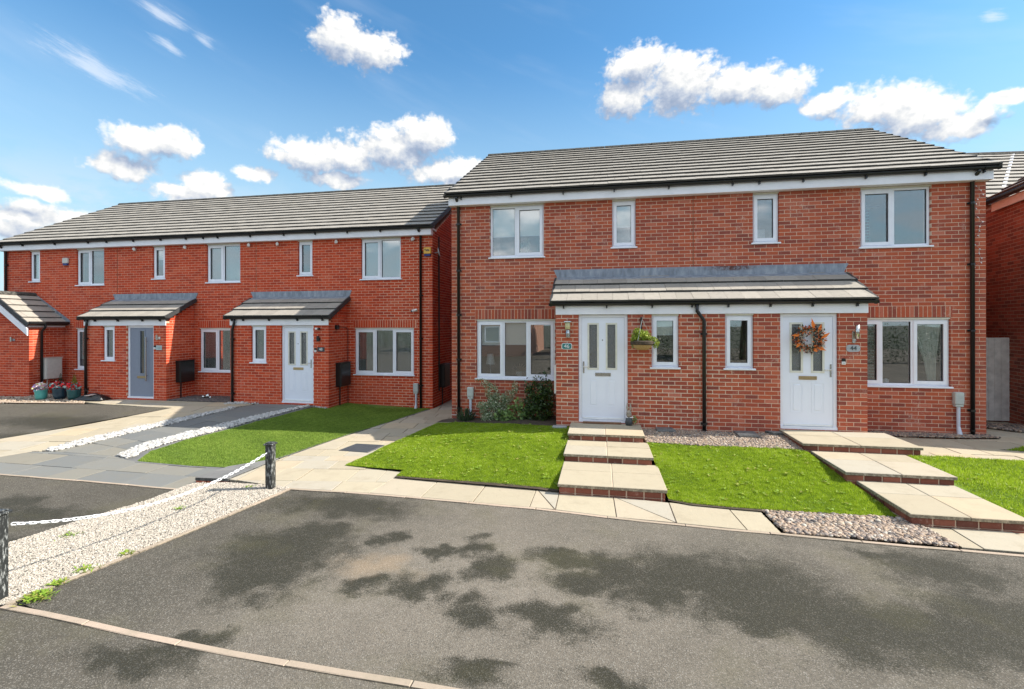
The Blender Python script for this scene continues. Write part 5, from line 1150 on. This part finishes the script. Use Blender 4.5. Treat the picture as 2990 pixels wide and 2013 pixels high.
plate(7.756, 1.547, YP, .225, .125, 'plate_grey', None, '44', 'plate_dark', 'silver oval plate reading 44 beside the wreath door', .05)
plate(-4.02, 1.33, TP, .21, .12, 'plate_dark', None, '48', 'white_paint', 'dark plate reading 48 beside the white door of the terrace', .008)
plate(-9.12, 1.34, TP, .19, .13, 'plate_glass', None, '50', 'plate_grey', 'pale glass plate reading 50 beside the grey-blue door', .008)
def wall_light(x, z, yw_, label, kind):
    o = thing('wall_light', (x, yw_, z), label, 'wall light')
    if kind == 'lantern':
        MB().lathe([(.001, z-.20), (.045, z-.20), (.048, z-.12), (.03, z-.05), (.001, z-.04)], x, yw_-.03, 14).build('bracket', M['chrome'], o)
        MB().lathe([(.05, z-.04), (.05, z+.10)], x, yw_-.10, 16).build('shade', M['cream_shade'], o, smooth=True); MB().lathe([(.088, z+.10), (.085, z+.115), (.02, z+.13), (.005, z+.135)], x, yw_-.10, 16).build('cap', M['chrome'], o)
        MB().tube([(x, yw_-.01, z-.08), (x, yw_-.10, z-.06)], .012, 8).build('arm', M['chrome'], o)
    elif kind == 'tube':
        MB().tube([(x, yw_-.075, z-.11), (x, yw_-.075, z+.13)], .034, 14).build('shade', M['chrome'], o, smooth=True); MB().bbox(x-.055, x-.005, yw_-.03, yw_-.002, z-.19, z+.02, .004).build('backplate', M['chrome'], o); MB().tube([(x-.03, yw_-.02, z-.14), (x, yw_-.05, z-.14)], .01, 8).build('arm', M['chrome'], o)
    elif kind == 'black':
        MB().lathe([(.038, z-.055), (.038, z+.09)], x, yw_-.07, 14).build('shade', M['black_plastic'], o); MB().bbox(x-.03, x+.03, yw_-.035, yw_-.002, z-.04, z+.04, .004).build('backplate', M['black_plastic'], o)
    elif kind == 'slim':
        MB().lathe([(.032, z-.055), (.032, z+.09)], x, yw_-.065, 14).build('shade', M['chrome'], o); MB().bbox(x-.01, x+.06, yw_-.03, yw_-.002, z-.04, z+.03, .004).build('backplate', M['plate_grey'], o)
wall_light(2.70, 1.93, YP, 'chrome lantern with cream shade above the 46 plate', 'lantern')
wall_light(7.79, 1.83, YP, 'upright chrome tube light above the 44 plate', 'tube')
wall_light(-4.07, 1.60, TP, 'black wall light above the 48 plate', 'black')
wall_light(-9.13, 1.62, TP, 'pale slim wall light above the 50 plate', 'slim')
wall_light(-14.35, 1.55, GY, 'small cream wall light on the gabled porch at the far left', 'slim')
def bell(x, z, yw_, label, dark):
    o = thing('doorbell', (x, yw_, z), label, 'doorbell'); MB().bbox(x-.03, x+.03, yw_-.028, yw_-.002, z-.055, z+.0, .004).build('button_box', M['white_paint'], o)
    MB().bbox(x-.028, x+.028, yw_-.03, yw_-.002, z+.002, z+.055, .004).build('camera_head', M['black_plastic' if dark else 'plate_dark'], o); MB().tube([(x, yw_-.032, z-.028), (x, yw_-.027, z-.028)], .012, 10).build('button', M['plate_grey'], o)
bell(7.597, 1.31, YP, 'doorbell camera with white button right of the wreath door', True)
bell(-4.18, 1.31, TP, 'doorbell camera with white button beside the 48 plate', True)
bell(-9.255, 1.35, TP, 'doorbell with white button between the grey-blue door and its pale number plate', True)
for i, x in enumerate((-11.028, -9.187, -6.98, -6.03, -4.142, -1.824)):
    o = thing('eaves_spotlight', (x, TY, 4.36), ['leftmost white spotlight under the terrace eaves, above the porch beside the grey door', 'white eaves spotlight between the narrow and wide windows over the grey door', 'white eaves spotlight just right of the middle wide upper window', 'white eaves spotlight left of the narrow window over the 48 door', 'white eaves spotlight right of the narrow window over the 48 door', 'white eaves spotlight beside the downpipe at the right end of the terrace'][i], 'spotlight', 'spotlights under the terrace eaves')
    z = 4.365; MB().bbox(x-.035, x+.035, TY-.04, TY-.002, z-.04, z+.04, .006).build('base', M['white_paint'], o); MB().tube([(x+.03, TY-.06, z+.02), (x+.075, TY-.13, z-.01)], .038, 12).build('head', M['white_paint'], o)
def alarm(x, z, m0, m1, label, txt=None, col='plate_dark'):
    o = thing('alarm_box', (x, TY, z), label, 'alarm box')
    MB().bbox(x-.105, x+.105, TY-.065, TY-.002, z-.055, z+.12, .012).build('cover', M[m0], o); MB().bbox(x-.09, x+.09, TY-.06, TY-.002, z-.12, z-.056, .01).build('strobe', M[m1], o)
    if txt: text('lettering', txt, .085, (x-.01, TY-.068, z+.045), M[col], o, bold=True)
alarm(-1.375, 4.0, 'yellow_plastic', 'blue_plastic', 'yellow alarm box lettered Yale, with a blue base, at the right end of the terrace', 'Yale')
alarm(-13.68, 4.05, 'white_box', 'blue_plastic', 'white alarm box with blue base between the far left upper windows')
o = thing('satellite_dish', (-1.2, 2.37, 4.03), 'small pale round dish on the side wall by the alarm box', 'dish'); MB().lathe([(.001, -.03), (.08, -.02), (.13, .0), (.135, .008), (.08, -.005), (.001, -.015)], 0, 0, 20).xf(Matrix.Translation((-1.12, 2.36, 4.02)) @ Matrix.Rotation(R(75), 4, 'Y') @ Matrix.Rotation(R(-15), 4, 'X')).build('dish', M['plate_grey'], o, smooth=True); MB().tube([(-1.24, 2.37, 4.0), (-1.13, 2.36, 4.02)], .012, 8).build('arm', M['plate_grey'], o)
o = thing('security_camera', (-1.74, TY, 2.37), 'small white bullet camera left of the terrace end downpipe', 'camera'); MB().tube([(-1.72, TY-.005, 2.42), (-1.74, TY-.07, 2.39)], .02, 10).build('mount', M['white_paint'], o); MB().tube([(-1.68, TY-.06, 2.40), (-1.80, TY-.12, 2.36)], .034, 12).build('body', M['white_paint'], o); MB().tube([(-1.80, TY-.12, 2.36), (-1.825, TY-.133, 2.352)], .030, 12).build('lens', M['black_plastic'], o)
o = thing('security_camera', (-4.05, TP, 1.9), 'black and white spotlight camera right of the 48 door head', 'camera'); MB().bbox(-4.17, -4.10, TP-.06, TP-.002, 1.86, 1.91, .006).build('body', M['white_paint'], o); MB().tube([(-4.08, TP-.03, 1.885), (-4.02, TP-.07, 1.88)], .025, 10).build('lamp', M['black_plastic'], o)
# black cable from the terrace porch light
tag(MB().tube([(-3.79, 1.62, 1.93), (-3.79, 2.05, 1.92), (-3.77, 2.14, 1.85), (-3.77, 2.14, -.3)], .007, 6).build('cable', M['black_plastic']), 'thin black cable running down the corner behind the black meter box', 'cable')
tag(MB().bbox(-3.80, -3.72, 1.50, 1.62, 1.86, 1.98, .01).build('junction_box', M['black_plastic']), 'small black box high on the side of the 48 porch', 'junction box')
tag(MB().tube([(-1.21, 2.62, 4.5), (-1.21, 2.62, .1)], .022, 8).build('waste_pipe', M['black_plastic']), 'black pipe down the side wall of the terrace in the passage', 'pipe')
# meter boxes
def meter_black(x, y0, y1, z0, z1, zb, m0, label, pw_=.018):
    o = thing('meter_box', (x+.08, (y0+y1)/2, zb), label, 'meter box'); MB().bbox(x+.004, x+.16, y0, y1, z0, z1, .01).build('cabinet', M[m0], o); MB().bbox(x+.161, x+.17, y0+.02, y1-.02, z0+.02, z1-.03, .003).build('door', M[m0], o)
    MB().bbox(x+.002, x+.18, y0-.01, y1+.01, z1+.001, z1+.02, .004).build('lid', M[m0], o); MB().tube([(x+.05, (y0+y1)/2-.12, zb), (x+.05, (y0+y1)/2-.12, z0)], pw_, 8).build('pipe', M[m0], o)
meter_black(-3.80, 1.53, 2.06, .29, .93, -.35, 'black_plastic', 'glossy black meter box on the side of the 48 porch, right of its white door')
meter_black(-8.885, 1.50, 2.02, .31, .93, -.17, 'black_plastic', 'glossy black meter box on the side of the porch with the grey door')
meter_black(TX1, 2.72, 3.22, .18, .83, -.33, 'black_plastic', 'black meter box in the dark passage between the houses')
meter_black(GX1, 1.52, 1.98, .31, .96, -.17, 'white_box', 'cream meter box on the side of the gabled porch behind the flower pots')
def hockey(x, yw_, z0, z1, zb, wd, label):
    o = thing('meter_box', (x, yw_, zb), label, 'meter box', 'small grey cable boxes on the front walls')
    MB().bbox(x-wd/2, x+wd/2, yw_-.10, yw_-.004, z0, z1, .014).build('cover', M['grey_box'], o); MB().bbox(x-wd/2+.01, x+wd/2-.01, yw_-.09, yw_-.004, z0-.045, z0-.001, .008).build('gland', M['grey_box'], o)
    for k in range(4): MB().box(x-wd/2+.02, x+wd/2-.02, yw_-.103, yw_-.1005, z0+.03+k*.04, z0+.035+k*.04).build('rib', M['plate_grey'], o)
    MB().tube([(x, yw_-.05, z0-.04), (x, yw_-.05, zb+.16), (x-.0, yw_-.09, zb)], [.03, .028, .045], 10).build('conduit', M['light_upvc'], o)
hockey(.455, 0, .36, .58, -.05, .145, 'small grey cable box over the spiky rosemary beside the near downpipe')
hockey(9.965, 0, .46, .69, -.12, .155, 'small grey cable box at the right end of the near house')
hockey(-1.71, TY, .12, .36, -.36, .145, 'small grey cable box at the right end of the terrace over the artificial lawn')
MB()
tag(MB().bbox(PX0-.045, PX0-.003, -.90, -.42, .60, 1.165, .006).build('gas_meter_box', M['white_paint']), 'white gas meter cabinet edge-on at the porch side, behind the dark bush', 'meter box')

# ================================================================== planting
def stem_fan(root, x, y, z, n, h, spread, mat='twig', rad=.006):
    mb = MB()
    for i in range(n):
        a = random.uniform(0, 6.28); s_ = random.uniform(.2, 1)*spread; mb.tube([(x, y, z), (x+math.cos(a)*s_*.5, y+math.sin(a)*s_*.3, z+h*.5), (x+math.cos(a)*s_, y+math.sin(a)*s_*.5, z+h*random.uniform(.8, 1))], [rad, rad*.7, rad*.4], 5)
    return mb.build('stem', M[mat], root)
s1 = thing('variegated_shrub', (1.1, -.3, -.15), 'silvery variegated shrub with two forked tops under the left ground-floor window', 'shrub')
stem_fan(s1, 1.12, -.25, -.15, 14, .7, .35)
foliage('leaves', [(1.05,-.30,.10,.32,.18,.24),(1.15,-.28,.30,.24,.14,.2),(1.0,-.25,.50,.16,.12,.2),(.86,-.24,.68,.12,.08,.08),(1.36,-.25,.42,.14,.1,.14),(1.50,-.22,.62,.08,.08,.16),(.78,-.32,.22,.12,.12,.10),(.92,-.38,-.05,.14,.12,.12),(.72,-.2,.76,.14,.05,.03)], 5200, .036, 'leaf_variegated', s1)
s2 = thing('broad_leaved_shrub', (1.5, -.5, -.12), 'low mid-green shrub with large leaves between the silvery and dark bushes', 'shrub')
stem_fan(s2, 1.42, -.42, -.12, 10, .35, .35)
foliage('leaves', [(1.30,-.48,.02,.22,.14,.16),(1.56,-.46,.12,.24,.14,.18),(1.62,-.44,.28,.12,.1,.14),(1.75,-.45,.05,.14,.12,.14)], 420, .085, 'leaf_mid', s2)
s3 = thing('evergreen_bush', (2.05, -.4, -.1), 'dense dark evergreen bush beside the porch, under the left ground-floor window', 'shrub')
stem_fan(s3, 2.05, -.38, -.12, 12, .9, .3, rad=.012)
foliage('leaves', [(2.05,-.40,.15,.30,.26,.26),(1.92,-.42,.32,.22,.2,.2),(2.2,-.40,.40,.20,.2,.24),(2.02,-.38,.55,.26,.2,.22),(1.84,-.40,.60,.12,.12,.16),(2.22,-.4,.68,.15,.16,.15),(2.02,-.36,.78,.13,.12,.12),(2.17,-.38,.90,.05,.05,.12),(1.78,-.42,.80,.04,.04,.08),(1.80,-.45,.12,.13,.1,.16)], 4200, .05, 'leaf_dark', s3)
s4 = thing('rosemary', (.42, -.32, -.2), 'small spiky dark green plant at the foot of the near downpipe', 'plant')
mb = MB()
for i in range(70):
    a = random.uniform(0, 6.28); s_ = random.uniform(.02, .24); h = random.uniform(.18, .42)*(1-s_); x, y = .42+math.cos(a)*.04, -.30+math.sin(a)*.04
    mb.tube([(x, y, -.2), (x+math.cos(a)*s_*.6, y+math.sin(a)*s_*.4, -.2+h*.6), (x+math.cos(a)*s_, y+math.sin(a)*s_*.6, -.2+h)], [.004, .009, .003], 4, r=random.random())
mb.build('leaves', M['conifer_dark'], s4)
foliage('leaves', [(.42,-.30,-.02,.16,.10,.16)], 700, .03, 'leaf_dark', s4, kind='stuff')
# hanging basket
hb = thing('hanging_basket', (4.10, YP, 1.6), 'wicker hanging basket of lime and gold foliage left of the porch window', 'hanging basket')
yb_ = YP-.24
MB().bbox(4.085, 4.115, YP-.02, YP-.002, 1.78, 2.12, .004).tube([(4.10, YP-.01, 2.10), (4.10, yb_+.03, 2.12), (4.10, yb_, 2.08)], .009, 8).tube([(4.10, YP-.01, 1.85), (4.10, YP-.18, 2.09)], .007, 8).build('bracket', M['black_plastic'], hb)
for a in (0, 2.1, 4.2): MB().tube([(4.10, yb_, 2.07), (4.10+math.cos(a)*.19, yb_+math.sin(a)*.19, 1.68)], .004, 5).build('chain', M['chrome'], hb)
MB().lathe([(.10, 1.505), (.16, 1.55), (.195, 1.62), (.20, 1.64)], 4.10, yb_, 22).build('basket', M['wicker'], hb)
MB().lathe([(.19, 1.60), (.215, 1.615), (.215, 1.665), (.19, 1.68)], 4.10, yb_, 22).build('liner', M['soil'], hb)
foliage('foliage', [(4.08,yb_,1.76,.17,.15,.11),(4.02,yb_,1.84,.08,.08,.07),(4.28,yb_-.02,1.70,.09,.1,.05),(4.34,yb_-.03,1.62,.07,.07,.07),(3.95,yb_-.08,1.70,.07,.06,.05)], 1300, .042, 'leaf_lime', hb, rr=(.35, 1))
foliage('trailing_stems', [(3.93,yb_,1.62,.05,.08,.08),(4.33,yb_,1.56,.04,.05,.05)], 120, .03, 'leaf_mid', hb)
# wreath on the right door
wr = thing('wreath', (7.03, YP, 1.70), 'autumn wreath of orange, brown and cream dried leaves on the right white door', 'wreath')
yr = YP-.02; cx, cz = 7.035, 1.715
ring = [(cx+math.cos(a)*.185, yr, cz+math.sin(a)*.185) for a in np.linspace(0, 2*math.pi, 25)]
MB().tube(ring, .022, 8, cap=False).build('ring', M['twig'], wr)
n = 950; a = rng.uniform(0, 2*math.pi, n); rad = .185+rng.normal(0, .042, n); pos = np.stack([cx+np.cos(a)*rad, yr-.03+rng.normal(0, .018, n), cz+np.sin(a)*rad], 1)
batch('dried_leaves', [(-.5, 0, 0), (0, -.2, .05), (.5, 0, 0), (0, .2, .05)], [(0, 1, 2), (0, 2, 3)], pos, randrot(n), rng.uniform(.03, .075, n), rng.random(n), M['wreath_mix'], wr)
for (a, l, m_) in [(2.75, .13, 1), (.75, .15, 1), (1.25, .20, 1), (.1, .17, 1), (-.9, .16, 1), (-2.7, .1, 1), (-1.25, .08, 1)]:
    x, z = cx+math.cos(a)*.19, cz+math.sin(a)*.19; d = Vector((math.cos(a+.5), 0, math.sin(a+.5))); p = Vector((x, yr-.04, z)); q = Vector((-d.z, 0, d.x))
    MB().add([p-d*.03, p+q*.032+d*l*.35-Vector((0, .015, 0)), p+d*l, p-q*.032+d*l*.35-Vector((0, .015, 0))], [(0, 1, 2), (0, 2, 3)], r=.55).build('orange_leaf', M['wreath_mix'], wr)
n = 60; a = rng.uniform(0, 2*math.pi, n); rad = .15+rng.normal(0, .03, n)
batch('berries', IV, IF, np.stack([cx+np.cos(a)*rad, np.full(n, yr-.055), cz+np.sin(a)*rad], 1), randrot(n), rng.uniform(.006, .012, n), np.full(n, .42), M['wreath_mix'], wr, kind='stuff')
# pots
def pot(x, y, z, r_, h, mat, label, flower, conifer=None, fl_n=240):
    o = thing('flower_pot', (x, y, z), label, 'flower pot', 'glazed pots beside the gabled porch')
    prof = [(r_*.72, z), (r_*.9, z+h*.25)]
    for k in range(6): prof += [(r_*(.93+.012*k), z+h*(.3+.09*k)), (r_*(.915+.012*k), z+h*(.345+.09*k))]
    prof += [(r_*1.04, z+h*.9), (r_*1.06, z+h), (r_*.95, z+h)]
    MB().lathe(prof, x, y, 24).build('pot', M[mat], o, smooth=True); MB().lathe([(r_*.9, z+h*.92), (.001, z+h*.93)], x, y, 16).build('compost', M['soil'], o)
    foliage('flowers', [(x, y-.03, z+h+.07, r_*1.2, r_*1.0, .12), (x-r_*.7, y-.03, z+h+.01, r_*.6, r_*.5, .07)], fl_n+120, .09, flower, o)
    foliage('leaves', [(x, y, z+h+.0, r_*1.0, r_*.9, .06)], 120, .04, 'leaf_mid', o)
    if conifer:
        cs = [(x+.02, y, z+h+.05+k*.055, r_*(.62-.075*k), r_*(.62-.075*k), .05) for k in range(7)]; foliage('conifer', cs, 1500, .022, conifer, o)
pot(-12.85, .86, -.20, .15, .30, 'teal_glaze', 'bright turquoise pot of pink and violet flowers, left of the three pots', 'petal_pastel')
pot(-12.38, 1.02, -.18, .175, .32, 'navy_glaze', 'dark blue pot with a dark little conifer and red flowers, middle of the three', 'petal_red', 'conifer_dark')
pot(-11.85, 1.0, -.18, .165, .30, 'green_glaze', 'dark green pot with a golden conifer and red flowers, next to the black downpipe', 'petal_red', 'conifer_gold')
# black sack with cord by the far porch
sk = thing('garden_bag', (-11.25, .95, -.17), 'crumpled black bag lying by the porch with the grey door', 'bag')
mb = MB(); vs = []; nx, ny = 16, 9
for i in range(nx+1):
    for j in range(ny+1):
        u_, v_ = i/nx, j/ny; hh = .17*math.sin(math.pi*u_)**.5*math.sin(math.pi*v_)**.6; vs.append((-11.62+u_*.85+random.uniform(-.012, .012), .78+v_*.36+.1*u_, -.17+hh+random.uniform(-.018, .018)*(hh > .03)))
mb.add(vs, [(i*(ny+1)+j, (i+1)*(ny+1)+j, (i+1)*(ny+1)+j+1, i*(ny+1)+j+1) for i in range(nx) for j in range(ny)]); mb.build('sack', M['black_plastic'], sk)
MB().add([(-11.28,.82,-.04),(-11.12,.84,-.035),(-11.02,.98,-.01),(-11.18,.96,-.01)], [(0, 1, 2, 3)]).build('label_patch', M['peach_fascia'], sk); MB().tube([(-11.45,.98,.0),(-11.42,.98,.08),(-11.34,.98,.09),(-11.32,.98,.02)], .012, 6).build('strap', M['black_plastic'], sk)
for i, (dx, r_, m_) in enumerate([(0, .075, 'chrome'), (-.13, .05, 'chrome'), (.14, .045, 'chrome')]):
    tag(MB().lathe([(.001, -.17)]+[(r_*math.sin(a), -.17+r_-r_*math.cos(a)) for a in np.linspace(.2, 2.9, 10)]+[(.001, -.17+2*r_)], -8.02+dx, 1.75-.03*i, 16).build('garden_ornament', M[m_], smooth=True), ['largest shiny ball ornament by the wall under the middle window', 'small shiny ball to the left of the largest one', 'small shiny ball to the right of the largest one'][i], 'ornament', 'shiny ball ornaments on the dark chippings')
# stone rabbit
rb_ = thing('rabbit_ornament', (3.87, YP-.12, .06), 'weathered rabbit ornament with a white ribbon at the foot of the left white door', 'ornament')
x, y, z = 3.86, YP-.13, .065
MB().lathe([(.001, z), (.06, z), (.075, z+.05), (.06, z+.13), (.03, z+.17), (.001, z+.18)], x, y, 14).build('body', M['plate_dark'], rb_, smooth=True)
MB().lathe([(.001, z+.15), (.035, z+.16), (.05, z+.20), (.045, z+.25), (.02, z+.28), (.001, z+.285)], x, y-.01, 14).build('head', M['rabbit_stone'], rb_, smooth=True)
for s_ in (-1, 1): MB().tube([(x+s_*.02, y, z+.26), (x+s_*.03, y, z+.34), (x+s_*.033, y+.005, z+.42)], [.014, .02, .006], 8).build('ear', M['rabbit_stone'], rb_, smooth=True); MB().tube([(x+s_*.022, y-.058, z+.225), (x+s_*.022, y-.048, z+.225)], .007, 6).build('eye', M['black_paint'], rb_)
MB().add([(x-.005, y-.075, z+.155), (x+.07, y-.07, z+.18), (x+.075, y-.07, z+.15), (x-.05, y-.07, z+.17), (x-.05, y-.07, z+.15)], [(0, 1, 2), (0, 3, 4)]).build('ribbon', M['white_paint'], rb_)
foliage('posy', [(x+.10, y+.01, z+.10, .05, .04, .09)], 70, .035, 'leaf_mid', rb_)
# fairy lights by the right downpipe
fl_ = thing('string_lights', (10.33, -.02, 4.3), 'strand of clear bulbs hung down the brickwork beside the right-hand drainpipe', 'string lights')
pz = [(10.28+.06*math.sin(k*.9)+.03*(k % 3), 4.58-k*.085) for k in range(20)]
MB().tube([(x, -.012, z) for x, z in pz], .0015, 4).build('wire', M['plate_grey'], fl_)
for x, z in pz: MB().tube([(x, -.03, z-.018), (x, -.012, z)], .009, 6).build('bulb', M['chain_white'], fl_)
# things inside the windows
lamp = thing('table_lamp', (.80, .45, .85), 'table lamp with white shade behind the left pane of the left ground-floor window', 'lamp'); MB().lathe([(.11, 1.06), (.075, 1.30)], .80, .45, 16).build('lamp_shade', M['chain_white'], lamp); MB().tube([(.80, .45, .78), (.80, .45, 1.06)], .015, 8).build('base', M['plate_grey'], lamp)
pl = thing('dried_flowers', (1.50, .36, .86), 'orange dried leaves in a bowl behind the middle pane of the left ground-floor window', 'dried flowers')
for i in range(9):
    a = R(20+i*17); MB().add([(1.50, .36, .90), (1.50+math.cos(a)*.14-.02, .34, .90+math.sin(a)*.12+.02), (1.50+math.cos(a)*.22, .36, .90+math.sin(a)*.20), (1.50+math.cos(a)*.14+.02, .38, .90+math.sin(a)*.12-.01)], [(0, 1, 2, 3)]).build('leaf', M['brass'], pl)
MB().lathe([(.04, .80), (.08, .86), (.09, .90)], 1.50, .36, 14).build('bowl', M['plate_grey'], pl)
pg = thing('dried_grasses', (1.62, .30, 3.5), 'pale pampas plumes behind the upper left window', 'dried flowers')
foliage('plumes', [(1.50,.30,3.75,.08,.04,.16),(1.68,.30,3.80,.09,.04,.16)], 500, .04, 'leaf_variegated', pg, rr=(.9, 1))
ow = thing('candle_jars', (8.85, .30, .8), 'pale ornaments on the sill behind the middle pane of the right ground-floor window', 'ornament'); MB().lathe([(.05, .80), (.06, .86), (.03, .92), (.03, .97), (.045, .98)], 8.82, .30, 12).build('jar', M['chain_white'], ow); MB().lathe([(.05, .80), (.05, .87), (.02, .89)], 8.93, .30, 12).build('jar', M['white_paint'], ow)
bx = thing('storage_box', (6.55, .3, 3.7), 'pale box behind the narrow upper window over the right porch window', 'box'); MB().bbox(6.40, 6.72, .35, .5, 3.66, 3.97, .01).build('box', M['light_upvc'], bx)
# weeds at the gravel edges
def weed(x, y, z, n, size, spread, label, mat='leaf_weed'):
    o = thing('weed', (x, y, z), label, 'weed', 'weeds along the gravel edge'); bv = [(-.12, 0, 0), (.12, 0, 0), (.18, .5, .5), (0, 1, .65), (-.18, .5, .5)]
    p = np.stack([x+rng.normal(0, spread, n), y+rng.normal(0, spread*.8, n), np.full(n, z)], 1)
    batch('leaves', [(0, 0, 0), (.16, .5, .3), (0, 1, .42), (-.16, .5, .3)], [(0, 1, 2), (0, 2, 3)], p, yawrot(rng.uniform(0, 6.3, n)), size*rng.uniform(.5, 1.2, n), rng.uniform(.3, 1, n), M[mat], o)
weed(-1.36, -7.22, -.325, 260, .05, .055, 'large bright green weed at the near corner of the gravel bed')
weed(-1.42, -7.02, -.325, 90, .05, .03, 'green weed on the kerb just above the largest one')
weed(-1.43, -6.78, -.325, 90, .045, .04, 'spreading green weed beside the kerb halfway down the gravel')
weed(-1.36, -6.45, -.325, 60, .055, .02, 'upright yellow-green weed on the gravel kerb')
weed(-1.9, -5.3, -.34, 40, .045, .03, 'small green weed alone in the middle of the gravel')
weed(-1.6, -4.45, -.33, 40, .04, .04, 'small weed on the gravel in front of the black post')
weed(-2.55, -6.1, -.38, 60, .04, .05, 'green weed at the far side of the gravel by the tarmac')
weed(-2.35, -4.1, -.33, 30, .03, .03, 'tiny weed on the dark slab behind the gravel')
